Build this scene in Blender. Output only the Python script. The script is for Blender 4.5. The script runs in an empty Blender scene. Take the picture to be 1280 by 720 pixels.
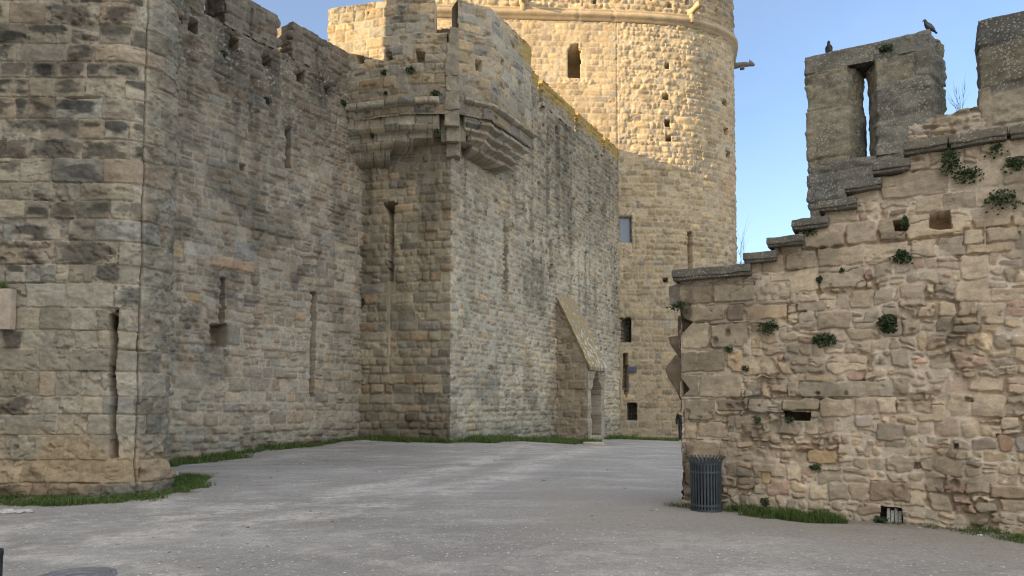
import bpy, bmesh, math, random
import numpy as np
from mathutils import Vector, Matrix

random.seed(7)
scene = bpy.context.scene
COL = scene.collection

# ------------------------------------------------------------------ camera
F = 900.0; HOR = 503.0; PITCH = math.radians(3.0); EYE = 1.6
PY0 = HOR - F * math.tan(PITCH)            # row where the optical axis meets the picture (1280x720)
cam_d = bpy.data.cameras.new('camera'); cam = bpy.data.objects.new('camera', cam_d); COL.objects.link(cam)
cam_d.sensor_width = 36.0; cam_d.lens = F / 1280 * 36.0
cam_d.shift_y = (PY0 - 360.0) / 1280.0
cam_d.clip_start = 0.05; cam_d.clip_end = 3000
cam.location = (0, 0, EYE); cam.rotation_euler = (math.pi / 2 + PITCH, 0, 0)
scene.camera = cam

def ray(px, py):
    cx = (px - 640) / F; cy = (PY0 - py) / F
    return np.array([cx, math.cos(PITCH) - cy * math.sin(PITCH), math.sin(PITCH) + cy * math.cos(PITCH)])
def at(px, py, Y):
    d = ray(px, py); t = Y / d[1]
    return np.array([d[0] * t, Y, EYE + d[2] * t])

# ------------------------------------------------------------------ noise
_R = np.random.default_rng(11)
_T = _R.random(65536).astype(np.float32)
def _lat(ix, iy, seed):
    h = (ix.astype(np.int64) * 73856093) ^ (iy.astype(np.int64) * 19349663) ^ (seed * 83492791 + 1013)
    h = (h ^ (h >> 13)) * 1274126177
    return _T[(h >> 7) & 65535]
def noise(x, y, seed=0):
    x = np.asarray(x, dtype=np.float64); y = np.asarray(y, dtype=np.float64)
    x, y = np.broadcast_arrays(x, y)
    ix = np.floor(x).astype(np.int64); iy = np.floor(y).astype(np.int64)
    fx = x - ix; fy = y - iy
    fx = fx * fx * (3 - 2 * fx); fy = fy * fy * (3 - 2 * fy)
    a = _lat(ix, iy, seed); b = _lat(ix + 1, iy, seed); c = _lat(ix, iy + 1, seed); d = _lat(ix + 1, iy + 1, seed)
    return (a * (1 - fx) + b * fx) * (1 - fy) + (c * (1 - fx) + d * fx) * fy      # 0..1
def fbm(x, y, seed=0, oct=3):
    s = 0; a = 1.0; t = 0
    for k in range(oct):
        s = s + a * noise(x * 2 ** k + 17.3 * k, y * 2 ** k - 9.1 * k, seed + k * 31); t += a; a *= 0.5
    return s / t
def rnd(idn, k):
    h = (idn.astype(np.int64) * 668265263) ^ (k * 374761393 + 97)
    h = (h ^ (h >> 15)) * 2246822519
    return _T[(h >> 9) & 65535]
def sstep(e0, e1, x):
    t = np.clip((x - e0) / (e1 - e0), 0, 1); return t * t * (3 - 2 * t)

def S(r, g, b, k=1.0):
    f = lambda c: ((c / 255 + 0.055) / 1.055) ** 2.4 if c > 10 else c / 255 / 12.92
    return np.array([f(r) * k, f(g) * k, f(b) * k])
AF = 1.65          # a stone that shows as S() in open shade has about this many times that reflectance

# ------------------------------------------------------------------ mesh accumulator
class Acc:
    def __init__(s): s.v = []; s.f4 = []; s.f3 = []; s.c = []; s.n = 0
    def add(s, v, f4=None, f3=None, c=None):
        v = np.asarray(v, dtype=np.float64).reshape(-1, 3)
        if c is None: c = (0.2, 0.2, 0.2)
        c = np.asarray(c, dtype=np.float64)
        if c.ndim == 1: c = np.tile(c, (len(v), 1))
        s.v.append(v); s.c.append(c.reshape(-1, 3))
        if f4 is not None and len(f4): s.f4.append(np.asarray(f4, dtype=np.int64) + s.n)
        if f3 is not None and len(f3): s.f3.append(np.asarray(f3, dtype=np.int64) + s.n)
        s.n += len(v)
    def grid(s, P, c, mask=None, flip=False):
        n, m = P.shape[:2]
        idx = np.arange(n * m).reshape(n, m)
        a = idx[:-1, :-1].ravel(); b = idx[1:, :-1].ravel(); cc = idx[1:, 1:].ravel(); d = idx[:-1, 1:].ravel()
        q = np.stack([a, b, cc, d], 1)
        if flip: q = q[:, ::-1]
        if mask is not None: q = q[mask[:-1, :-1].ravel()]
        if np.ndim(c) == 1: c = np.tile(np.asarray(c), (n * m, 1))
        s.add(P.reshape(-1, 3), f4=q, c=np.asarray(c).reshape(-1, 3))
    def prism(s, poly, z0, z1, c):
        """poly counter-clockwise seen from above"""
        n = len(poly)
        p = np.array(poly, dtype=float)
        z0 = np.broadcast_to(z0, n); z1 = np.broadcast_to(z1, n)
        v = np.concatenate([np.column_stack([p, z0]), np.column_stack([p, z1])])
        f = [[i, (i + 1) % n, (i + 1) % n + n, i + n] for i in range(n)]
        s.add(v, f4=f, c=c)
        top = [[n, n + i, n + i + 1] for i in range(1, n - 1)]; bot = [[0, i + 1, i] for i in range(1, n - 1)]
        s.add(v, f3=top + bot, c=c)
    def build(s, name, mat, parent=None, smooth=True):
        V = np.concatenate(s.v); C = np.concatenate(s.c)
        f4 = np.concatenate(s.f4) if s.f4 else np.zeros((0, 4), np.int64)
        f3 = np.concatenate(s.f3) if s.f3 else np.zeros((0, 3), np.int64)
        me = bpy.data.meshes.new(name)
        me.vertices.add(len(V)); me.vertices.foreach_set('co', V.astype(np.float32).ravel())
        li = np.concatenate([f4.ravel(), f3.ravel()]).astype(np.int32)
        me.loops.add(len(li)); me.loops.foreach_set('vertex_index', li)
        np_ = len(f4) + len(f3)
        me.polygons.add(np_)
        st = np.concatenate([np.arange(len(f4)) * 4, len(f4) * 4 + np.arange(len(f3)) * 3]).astype(np.int32)
        me.polygons.foreach_set('loop_start', st)
        me.polygons.foreach_set('use_smooth', np.full(np_, smooth, dtype=bool))
        at_ = me.color_attributes.new('Col', 'FLOAT_COLOR', 'POINT')
        at_.data.foreach_set('color', np.column_stack([C, np.ones(len(C))]).astype(np.float32).ravel())
        me.update(calc_edges=True); me.validate()
        me.materials.append(mat)
        o = bpy.data.objects.new(name, me); COL.objects.link(o)
        if parent is not None: o.parent = parent
        return o

def thing(name, label, cat, loc=(0, 0, 0), group=None):
    o = bpy.data.objects.new(name, None); COL.objects.link(o); o.empty_display_size = 0.3
    o.location = loc; o['label'] = label; o['category'] = cat
    if group: o['group'] = group
    return o
def tag(o, label, cat, group=None):
    o['label'] = label; o['category'] = cat
    if group: o['group'] = group
    return o

# ------------------------------------------------------------------ materials
def newmat(name):
    m = bpy.data.materials.new(name); m.use_nodes = True
    nt = m.node_tree; return m, nt, nt.nodes['Principled BSDF']
def stone_mat(name, bump=0.35, grain=0.35, lichen=0.0, spots=0.0):
    m, nt, b = newmat(name); N = nt.nodes.new; L = nt.links.new
    b.inputs['Roughness'].default_value = 0.92
    b.inputs['Specular IOR Level'].default_value = 0.25
    at_ = N('ShaderNodeAttribute'); at_.attribute_name = 'Col'
    tc = N('ShaderNodeTexCoord')
    n1 = N('ShaderNodeTexNoise'); n1.inputs['Scale'].default_value = 11; n1.inputs['Detail'].default_value = 6; n1.inputs['Roughness'].default_value = 0.65
    n2 = N('ShaderNodeTexNoise'); n2.inputs['Scale'].default_value = 70; n2.inputs['Detail'].default_value = 4
    L(tc.outputs['Object'], n1.inputs['Vector']); L(tc.outputs['Object'], n2.inputs['Vector'])
    mr = N('ShaderNodeMapRange'); mr.inputs['From Min'].default_value = 0.3; mr.inputs['From Max'].default_value = 0.7
    mr.inputs['To Min'].default_value = 1 - grain; mr.inputs['To Max'].default_value = 1 + grain
    ad = N('ShaderNodeMath'); ad.operation = 'ADD'
    ml = N('ShaderNodeMath'); ml.operation = 'MULTIPLY'; ml.inputs[1].default_value = 0.5
    n2.inputs['Roughness'].default_value = .75
    L(n1.outputs['Fac'], ad.inputs[0]); L(n2.outputs['Fac'], ad.inputs[1]); L(ad.outputs[0], ml.inputs[0]); L(ml.outputs[0], mr.inputs['Value'])
    mx = N('ShaderNodeVectorMath'); mx.operation = 'SCALE'
    L(at_.outputs['Color'], mx.inputs[0]); L(mr.outputs['Result'], mx.inputs['Scale'])
    out = mx.outputs[0]
    if spots > 0:      # pale crustose lichen specks
        vo = N('ShaderNodeTexVoronoi'); vo.inputs['Scale'].default_value = 30; vo.inputs['Randomness'].default_value = 1
        nn = N('ShaderNodeTexNoise'); nn.inputs['Scale'].default_value = 3.0; nn.inputs['Detail'].default_value = 5
        L(tc.outputs['Object'], nn.inputs['Vector'])
        nv = N('ShaderNodeMixRGB'); nv.inputs['Fac'].default_value = 0.12
        L(tc.outputs['Object'], nv.inputs['Color1']); L(nn.outputs['Color'], nv.inputs['Color2']); L(nv.outputs['Color'], vo.inputs['Vector'])
        sub = N('ShaderNodeMath'); sub.operation = 'MULTIPLY'; sub.inputs[1].default_value = 0.66
        L(nn.outputs['Fac'], sub.inputs[0])
        r = N('ShaderNodeMath'); r.operation = 'LESS_THAN'; L(vo.outputs['Distance'], r.inputs[0])
        s2 = N('ShaderNodeMath'); s2.operation = 'SUBTRACT'; s2.inputs[1].default_value = 0.42; hf = N('ShaderNodeTexNoise'); hf.inputs['Scale'].default_value = 55; hf.inputs['Detail'].default_value = 3; L(tc.outputs['Object'], hf.inputs['Vector'])
        h3 = N('ShaderNodeMath'); h3.operation = 'MULTIPLY_ADD'; h3.inputs[1].default_value = .74; L(hf.outputs['Fac'], h3.inputs[0]); L(sub.outputs[0], h3.inputs[2]); L(h3.outputs[0], s2.inputs[0]); L(s2.outputs[0], r.inputs[1])
        fm = N('ShaderNodeMath'); fm.operation = 'MULTIPLY'; fm.inputs[1].default_value = spots; L(r.outputs[0], fm.inputs[0])
        mm = N('ShaderNodeMixRGB'); L(fm.outputs[0], mm.inputs['Fac']); L(out, mm.inputs['Color1']); mm.inputs['Color2'].default_value = (0.36, 0.34, 0.27, 1)
        out = mm.outputs['Color']
    L(out, b.inputs['Base Color'])
    bp = N('ShaderNodeBump'); bp.inputs['Strength'].default_value = bump; bp.inputs['Distance'].default_value = 0.03
    L(ml.outputs[0], bp.inputs['Height']); L(bp.outputs['Normal'], b.inputs['Normal'])
    return m
def plain_mat(name, c, rough=0.6, metal=0.0, var=0.15, scale=12, bump=0.0, sheen=None):
    m, nt, b = newmat(name); N = nt.nodes.new; L = nt.links.new
    b.inputs['Roughness'].default_value = rough; b.inputs['Metallic'].default_value = metal
    tc = N('ShaderNodeTexCoord'); n = N('ShaderNodeTexNoise'); n.inputs['Scale'].default_value = scale; n.inputs['Detail'].default_value = 4
    L(tc.outputs['Object'], n.inputs['Vector'])
    mr = N('ShaderNodeMapRange'); mr.inputs['From Min'].default_value = 0.3; mr.inputs['From Max'].default_value = 0.7
    mr.inputs['To Min'].default_value = 1 - var; mr.inputs['To Max'].default_value = 1 + var
    L(n.outputs['Fac'], mr.inputs['Value'])
    sc = N('ShaderNodeVectorMath'); sc.operation = 'SCALE'; sc.inputs[0].default_value = tuple(c); L(mr.outputs['Result'], sc.inputs['Scale'])
    L(sc.outputs[0], b.inputs['Base Color'])
    if bump:
        bp = N('ShaderNodeBump'); bp.inputs['Strength'].default_value = bump; bp.inputs['Distance'].default_value = 0.01
        L(n.outputs['Fac'], bp.inputs['Height']); L(bp.outputs['Normal'], b.inputs['Normal'])
    return m
def leaf_mat(name, rough=0.55, trans=0.25):
    m, nt, b = newmat(name); N = nt.nodes.new; L = nt.links.new
    at_ = N('ShaderNodeAttribute'); at_.attribute_name = 'Col'
    L(at_.outputs['Color'], b.inputs['Base Color']); b.inputs['Roughness'].default_value = rough
    b.inputs['Specular IOR Level'].default_value = 0.3
    tr = N('ShaderNodeBsdfTranslucent'); L(at_.outputs['Color'], tr.inputs['Color'])
    mx = N('ShaderNodeMixShader'); mx.inputs[0].default_value = trans
    L(b.outputs[0], mx.inputs[1]); L(tr.outputs[0], mx.inputs[2]); L(mx.outputs[0], nt.nodes['Material Output'].inputs['Surface'])
    return m

M_stone = stone_mat('weathered_stone', 0.55, 0.42)
M_lich = stone_mat('lichened_stone', 0.55, 0.42, spots=0.75)
M_lich2 = stone_mat('speckled_stone', 0.55, 0.42, spots=0.12)
M_leaf = leaf_mat('leaf'); M_grass = leaf_mat('grass_blade', 0.6, 0.45)
M_iron = plain_mat('black_iron', (0.02, 0.02, 0.022), 0.6, 0.2)
M_bin = plain_mat('blue_grey_paint', S(56, 63, 68, 1.25), 0.55, 0.0, 0.32, 7, 0.1)
M_liner = plain_mat('dark_liner', (0.016, 0.018, 0.02), 0.6)

# ------------------------------------------------------------------ masonry
def layout(u, v, seed, hm, hv, wr, warp=0.03, wavy=0.05, split=0.0, nsplit=1):
    """courses of stones; returns distance to the joint, local x/y, id and the bounds"""
    rng = np.random.default_rng(seed)
    uw = u + warp * (fbm(u * 2.1, v * 2.1, seed + 3) - 0.5) * 2 + warp * 0.6 * (noise(u * 8, v * 8, seed + 5) - 0.5)
    vw = v + wavy * (fbm(u * 0.55, v * 0.35, seed + 7) - 0.5) * 2 + warp * (noise(u * 2.7, v * 3.5, seed + 8) - 0.5) * 1.2 + warp * 0.5 * (noise(u * 9, v * 9, seed + 9) - 0.5)
    lo = vw.min() - 1.0; hi = vw.max() + 1.0
    b = [lo]
    while b[-1] < hi:
        h0 = hm(b[-1]) if callable(hm) else hm
        b.append(b[-1] + h0 * (1 + hv * (rng.random() * 2 - 1)))
    b = np.array(b)
    ci = np.searchsorted(b, vw) - 1
    B = b[ci]; T = b[ci + 1]
    Lx = np.zeros_like(u); Rx = np.zeros_like(u); idn = np.zeros(u.shape, np.int64)
    ul = uw.min() - 2; uh = uw.max() + 2
    for c in np.unique(ci):
        h = b[c + 1] - b[c]
        j = [ul - rng.random() * h * wr[0]]
        while j[-1] < uh:
            r = rng.random()
            j.append(j[-1] + h * (wr[0] + (wr[1] - wr[0]) * r * r))
        j = np.array(j); mk = ci == c
        k = np.searchsorted(j, uw[mk]) - 1
        Lx[mk] = j[k]; Rx[mk] = j[k + 1]; idn[mk] = c * 100003 + k + seed * 7919
    for q in range(nsplit if split > 0 else 0):
        w = Rx - Lx; hh = T - B
        do = rnd(idn, 50 + q) < split
        pos = 0.32 + 0.36 * rnd(idn, 60 + q)
        vert = w > hh * (1.3 + 0.5 * rnd(idn, 70 + q))
        dv_ = do & vert; m = Lx + pos * w
        s = (uw > m) & dv_; s2 = (uw <= m) & dv_
        Lx = np.where(s, m, Lx); Rx = np.where(s2, m, Rx)
        dh_ = do & ~vert; m2 = B + pos * hh
        t = (vw > m2) & dh_; t2 = (vw <= m2) & dh_
        B = np.where(t, m2, B); T = np.where(t2, m2, T)
        idn = idn * 3 + np.where(s | t, 1, 0) + np.where(s2 | t2, 2, 0)
    return uw, vw, Lx, Rx, B, T, idn

def masonry(u, v, P, holes=(), specials=()):
    seed = P['seed']
    uw, vw, Lx, Rx, B, T, idn = layout(u, v, seed, P['hm'], P['hv'], P['wr'], P.get('warp', .03), P.get('wavy', .05), P.get('split', 0), P.get('nsplit', 1))
    jw = np.full(u.shape, P.get('jw', .012)); bev = np.full(u.shape, P.get('bev', .03))
    if 'alt' in P:                      # a second way of laying, chosen stone by stone
        A = P['alt']
        a = layout(u, v, A['seed'], A['hm'], A['hv'], A['wr'], A.get('warp', .03), A.get('wavy', .05), A.get('split', 0), A.get('nsplit', 1))
        cu = (a[2] + a[3]) / 2; cv = (a[4] + a[5]) / 2
        use = A['where'](cu, cv, rnd(a[6], 91))
        uw, vw, Lx, Rx, B, T, idn = [np.where(use, x, y) for x, y in zip(a, (uw, vw, Lx, Rx, B, T, idn))]
        jw = np.where(use, A.get('jw', P.get('jw', .012)), jw); bev = np.where(use, A.get('bev', P.get('bev', .03)), bev)
    spc = np.zeros(u.shape, np.int64)
    us = u + 0.012 * (noise(u * 6, v * 6, seed + 40) - .5); vs = v + 0.012 * (noise(u * 6, v * 6, seed + 41) - .5)
    for k, sp in enumerate(specials):
        m = (us > sp['r'][0]) & (us < sp['r'][1]) & (vs > sp['r'][2]) & (vs < sp['r'][3])
        Lx = np.where(m, sp['r'][0], Lx); Rx = np.where(m, sp['r'][1], Rx); B = np.where(m, sp['r'][2], B); T = np.where(m, sp['r'][3], T)
        uw = np.where(m, us, uw); vw = np.where(m, vs, vw); idn = np.where(m, 900000 + k * 17 + seed, idn); spc = np.where(m, k + 1, spc)
        if 'bev' in sp: bev = np.where(m, sp['bev'], bev)
        if 'jw' in sp: jw = np.where(m, sp['jw'], jw)
    dx = np.minimum(uw - Lx, Rx - uw); dy = np.minimum(vw - B, T - vw)
    rc = P.get('rc', .05) * (0.4 + 1.2 * rnd(idn, 1))
    ax = np.maximum(rc - dx, 0); ay = np.maximum(rc - dy, 0)
    d = np.minimum(np.minimum(dx, dy), rc - np.sqrt(ax * ax + ay * ay))
    d = d + P.get('ragged', .01) * (fbm(u * 11, v * 11, seed + 21, 2) - 0.5) * 2
    jww = jw * (0.5 + 1.3 * rnd(idn, 2))
    prof = sstep(0, 1, (d - jww) / (bev * (0.6 + 0.8 * rnd(idn, 3))))
    lx = (uw - (Lx + Rx) / 2) / np.maximum(Rx - Lx, .01) * 2; ly = (vw - (B + T) / 2) / np.maximum(T - B, .01) * 2
    fa = P.get('face', .015)
    rough = (fbm(u * 5, v * 6, seed + 11, 4) - 0.5) * 2 * fa + (fbm(u * 2.2 + rnd(idn, 9) * 50, v * 7 + rnd(idn, 8) * 50, seed + 12, 3) - 0.5) * 2 * fa
    rough = rough + (np.abs(2 * fbm(u * 4 + rnd(idn, 30) * 40, v * 6 + rnd(idn, 31) * 40, seed + 19, 4) - 1) - .22) * -1.6 * fa
    hs = P.get('prot', .02) + P.get('pvar', .03) * (rnd(idn, 4) - 0.5) * 2 + rough \
        + P.get('tilt', .015) * ((rnd(idn, 5) - .5) * 2 * lx + (rnd(idn, 6) - .5) * 2 * ly) \
        + P.get('dome', .01) * (1 - lx * lx) * (1 - ly * ly) * (0.2 + 1.6 * rnd(idn, 7))
    cf = fbm(u * 1.1 + rnd(idn, 41) * 60, v * 5.5 + rnd(idn, 42) * 60, seed + 14, 4)
    crk = (1 - sstep(.0, .022, np.abs(cf - .5))) * (rnd(idn, 43) < P.get('crack', .35)) * sstep(.35, .6, noise(u * 3, v * 3, seed + 18))
    hs = hs - crk * .02
    mort = -P.get('mdeep', .02) + 0.02 * (fbm(u * 3, v * 3, seed + 13) - 0.5)
    gap = sstep(P.get('gap', .62), P.get('gap', .62) + .1, noise(u * 2.3, v * 3.1, seed + 15))     # mortar washed out
    mort = mort - P.get('gapd', .05) * gap
    if P.get('smear', 0):               # mortar spread flush over the stones
        sm = sstep(.47, .62, fbm(u * .9, v * .9, seed + 16)); sm = sm * P['smear']
        mort = mort * (1 - sm) + sm * (P.get('prot', .02) - .004 + .012 * (fbm(u * 6, v * 6, seed + 17) - .5))
    lost = rnd(idn, 14) < P.get('lost', 0.0)
    lost = lost & (spc == 0)
    hs = np.where(lost, -P.get('lostd', .1), hs)
    for k, sp in enumerate(specials):
        if 'h' in sp: hs = np.where(spc == k + 1, sp['h'] + rough * .5, hs)
    h = mort + (np.maximum(hs, mort + (.004 if not P.get('smear') else -1)) - mort) * prof
    if P.get('smear', 0): h = np.maximum(h, mort)
    # colour of the stones themselves
    pal = P['pal']; w = np.cumsum([p[0] for p in pal]); w = w / w[-1]
    pc = np.array([p[1] for p in pal])
    pi = np.clip(np.searchsorted(w, rnd(idn, 20)), 0, len(pal) - 1)
    col = pc[pi]
    for k, sp in enumerate(specials):
        if 'c' in sp: col = np.where((spc == k + 1)[..., None], np.array(sp['c']) * .6 + pc.mean(0) * .4, col)
    br = (0.8 + 0.42 * rnd(idn, 21)) * (0.78 + 0.44 * fbm(u * 2.5 + rnd(idn, 22) * 30, v * 3.5, seed + 23, 4))
    col = col * br[..., None]
    pj = np.clip(np.searchsorted(w, rnd(idn, 25)), 0, len(pal) - 1)                  # veins of another tone in the stone
    vein = sstep(.5, .72, fbm(u * 1.8 + rnd(idn, 26) * 40, v * 5 + rnd(idn, 27) * 40, seed + 28, 4)) * .55
    col = col * (1 - vein[..., None]) + pc[pj] * br[..., None] * vein[..., None]
    col = col * (1 - .45 * crk[..., None])
    mc = np.array(P['mortar']) * (0.8 + 0.4 * fbm(u * 4, v * 4, seed + 24))[..., None]
    pf = sstep(.0, .45, prof)
    if P.get('smear', 0): pf = pf * sstep(-.004, .012, h - mort + .006)
    pf = np.where(gap > .5, np.maximum(pf, .75), pf)
    col = col * pf[..., None] + mc * (1 - pf[..., None])
    if 'stain' in P:
        col = P['stain'](u, v, col, idn, lx, ly)
    jit = lambda x, y, s: .02 * (noise(x * 7, y * 7, s) - .5) * 2
    shift = np.zeros(u.shape)
    for k, ho in enumerate(holes):
        q = ho.get('jit', 1.0)
        uu = u + q * jit(u, v, seed + 60 + k) ; vv = v + q * jit(u, v, seed + 80 + k)
        if 'poly' in ho:
            py = ho['poly']; ins = np.zeros(u.shape, bool); n = len(py)
            for i in range(n):
                (x1, y1), (x2, y2) = py[i], py[(i + 1) % n]
                if y1 == y2: continue
                cr = ((y1 > vv) != (y2 > vv)) & (uu < (x2 - x1) * (vv - y1) / (y2 - y1) + x1)
                ins ^= cr
        else:
            r = ho['r']; ins = (uu > r[0]) & (uu < r[1]) & (vv > r[2]) & (vv < r[3])
        h = np.where(ins, np.minimum(h, -ho.get('d', .3)) if ho.get('d', .3) > 0 else -ho['d'] + rough * .6, h)
        fl = ho.get('flare', .3 if ho.get('d', .3) >= .8 else 0)
        if fl:
            us_ = [p_[0] for p_ in ho['poly']] if 'poly' in ho else ho['r'][:2]
            ua_, ub_ = min(us_), max(us_); shift = np.where(ins, (u - (ua_ + ub_) / 2) / max((ub_ - ua_) / 2, .01) * fl, shift)
        if 'c' in ho: col = np.where(ins[..., None], np.array(ho['c']) * br[..., None], col)
    return h, col, shift

def resample(path, du):
    """polyline -> points, mitred normals (to the right of travel), running length"""
    p = np.array(path, dtype=float); P = []; N = []; U = []; L = 0
    seg = p[1:] - p[:-1]; ln = np.hypot(seg[:, 0], seg[:, 1]); nr = np.column_stack([seg[:, 1], -seg[:, 0]]) / ln[:, None]
    for i in range(len(seg)):
        n = max(1, int(math.ceil(ln[i] / (du if np.isscalar(du) else du[i]))))
        for k in range(n):
            t = k / n; P.append(p[i] + seg[i] * t); U.append(L + ln[i] * t)
            if k == 0 and i > 0:
                b = nr[i - 1] + nr[i]; b = b / max(np.hypot(*b), 1e-6); N.append(b / max(b @ nr[i], .5))
            else: N.append(nr[i])
        L += ln[i]
    P.append(p[-1]); N.append(nr[-1]); U.append(L)
    return np.array(P), np.array(N), np.array(U)

def uz(path, px, py, off=0.0):
    """where the sight line through a pixel of the photograph meets the vertical wall over a path: (u, z)"""
    d = ray(px, py); best = None; L = 0
    p = np.array(path, dtype=float)
    for i in range(len(p) - 1):
        s = p[i + 1] - p[i]; l = np.hypot(*s); n = np.array([s[1], -s[0]]) / l
        a = p[i] + n * off
        M = np.array([[d[0], -s[0]], [d[1], -s[1]]]); det = np.linalg.det(M)
        if abs(det) > 1e-9:
            t, k = np.linalg.solve(M, a)
            e = max(0, -k, k - 1) if t > 0 else 9
            if best is None or e < best[0] - 1e-9: best = (e, L + k * l, EYE + d[2] * t)
        L += l
    return best[1], best[2]
def rpx(path, x0, y0, x1, y1):
    """pixel box -> (u0,u1,z0,z1)"""
    ym = (y0 + y1) / 2; xm = (x0 + x1) / 2
    ua = uz(path, x0, ym)[0]; ub = uz(path, x1, ym)[0]
    za = uz(path, xm, y1)[1]; zb = uz(path, xm, y0)[1]
    return (ua, ub, za, zb)
def ppx(path, pts): return [uz(path, *q) for q in pts]

def panel(acc, path, z0, z1, du, dv, P, holes=(), specials=(), ztop=None, cap=0.5, zbot=None, back=0.0, u_off=0.0, h_gain=None, post=None):
    Pt, Nn, U = resample(path, du)
    if np.isscalar(z0): z = np.linspace(z0, z1, max(2, int(round((z1 - z0) / dv)) + 1))
    u, v = np.meshgrid(U + u_off, z, indexing='ij')
    zt = np.full(len(U), z1) if ztop is None else np.array([ztop(x) for x in U])
    zt = zt + 0.03 * (noise(U * 3.1, U * 0, P['seed'] + 71) - .5)
    v = np.minimum(v, zt[:, None])
    h, c, sh = masonry(u, v, P, holes, specials)
    if h_gain is not None: h = np.where(h < -.16, h, h * h_gain(u, v))
    if post is not None: h, c = post(u, v, h, c)
    X = Pt[:, None, 0] + Nn[:, None, 0] * h - Nn[:, None, 1] * sh; Y = Pt[:, None, 1] + Nn[:, None, 1] * h + Nn[:, None, 0] * sh
    G = np.stack([X, Y, v], -1)
    rows = [G]; cols = [c]
    if cap > 0:
        ks = np.array([.06, .25, .5, 1.0]) * cap
        for k in ks:
            zz = zt + 0.04 * (noise(U * 2.5, U * 0 + k * 9, P['seed'] + 72) - .5)
            if k == ks[-1]: zz = zt - 0.05
            rows.append(np.stack([Pt[:, 0] - Nn[:, 0] * k, Pt[:, 1] - Nn[:, 1] * k, zz], -1)[:, None, :]); cols.append(c[:, -1:, :])
        if back > 0:
            rows.append(np.stack([Pt[:, 0] - Nn[:, 0] * cap, Pt[:, 1] - Nn[:, 1] * cap, np.maximum(zt - back, z0)], -1)[:, None, :]); cols.append(c[:, -1:, :])
    acc.grid(np.concatenate(rows, 1), np.concatenate(cols, 1))

def arc(c, r, a0, a1, n):
    return [(c[0] + r * math.cos(math.radians(a0 + (a1 - a0) * k / n)), c[1] + r * math.sin(math.radians(a0 + (a1 - a0) * k / n))) for k in range(n + 1)]

# palettes (reflectance)
G_ = lambda r, g, b: S(r, g, b, AF)
PAL_A = [(3, G_(126, 120, 104)), (3, G_(116, 114, 104)), (2, G_(139, 126, 104)), (1.2, G_(118, 124, 124)), (1.2, G_(136, 110, 84)), (.4, G_(122, 98, 86))]
PAL_B = [(3, G_(121, 114, 100)), (2.4, G_(112, 110, 103)), (2, G_(134, 120, 98)), (1, G_(108, 113, 118)), (1.0, G_(136, 108, 80)), (.6, G_(124, 100, 88)), (.5, G_(86, 86, 86))]
PAL_C = [(3, G_(132, 126, 110)), (2.2, G_(120, 117, 108)), (2, G_(142, 130, 106)), (.8, G_(118, 122, 122)), (.8, G_(140, 114, 86)), (.6, G_(92, 91, 90))]
PAL_D = [(3, G_(126, 113, 93)), (2, G_(117, 106, 90)), (2, G_(134, 119, 96)), (.6, G_(110, 96, 80))]
PAL_T = [(3, G_(136, 122, 98)), (3, G_(128, 115, 95)), (2, G_(146, 128, 98)), (.8, G_(124, 118, 106))]
PAL_W = [(3, G_(156, 138, 112)), (2.6, G_(144, 128, 104)), (2, G_(132, 121, 103)), (1.2, G_(164, 138, 104)), (.7, G_(142, 112, 92)), (.9, G_(120, 112, 100)), (.2, G_(152, 112, 98))]
def calm(pal, k=.5, tint=(1, 1, 1)):
    w_ = np.array([p[0] for p in pal]); c_ = np.array([p[1] for p in pal]); m_ = (c_ * w_[:, None]).sum(0) / w_.sum()
    return [(w1, (m_ + (np.array(c1) - m_) * k) * np.array(tint)) for w1, c1 in pal]
W1 = (.98, .995, 1.0)
PAL_A = calm(PAL_A, .3, W1); PAL_B = calm(PAL_B, .28, (.95, .945, .93)); PAL_C = calm(PAL_C, .42, (1.0, .98, .945)); PAL_D = calm(PAL_D, .55, (.94, .965, 1.0)); PAL_W = calm(PAL_W, .42, (1.03, 1.07, 1.15)); PAL_T = calm(PAL_T, .8, (.98, .98, 1.0))
CRUST = np.array([.035, .035, .034])

# ------------------------------------------------------------------ terrain
TP = np.array([  # X, Y, z
    (-30, -20, 0), (0, -20, 0), (30, -20, 0), (-9, 12.4, -.02), (-7, 12.8, -.02), (-8.2, 16.4, -.03), (-9.8, 20.4, -.1), (-7.5, 24, .12), (-5.6, 26.7, .26),
    (-2.2, 26.0, .17), (2.1, 34, -.2), (4, 34, -.22), (6.3, 42.0, -.6), (10, 42, -.6), (13, 44, -.65), (2.7, 11.2, 0), (4.8, 9.8, -.03), (6.5, 8.9, -.06), (11, 6, -.1),
    (0, 5, 0), (0, 10, 0), (0, 16, 0), (0, 21, 0), (-4, 18, -.03), (-4, 8, 0), (4, 5, 0), (-8, 5, 0), (6, 20, -.1), (10, 30, -.3), (20, 25, -.2), (60, 60, -.6), (-60, 60, -.6), (0, 90, -.8), (80, 0, 0), (-80, 0, 0), (0, -90, 0)], float)
def gz(X, Y):
    X = np.asarray(X, float); Y = np.asarray(Y, float)
    d = (X[..., None] - TP[:, 0]) ** 2 + (Y[..., None] - TP[:, 1]) ** 2 + 1.2
    w = d ** -1.8
    return (w * TP[:, 2]).sum(-1) / w.sum(-1)
def ground_at(px, py):
    d = ray(px, py); t = EYE / max(-d[2], 1e-3)
    for _ in range(30):
        z = float(gz(d[0] * t, d[1] * t)); t = (EYE - z) / max(-d[2], 1e-3)
    return np.array([d[0] * t, d[1] * t, float(gz(d[0] * t, d[1] * t))])

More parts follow.
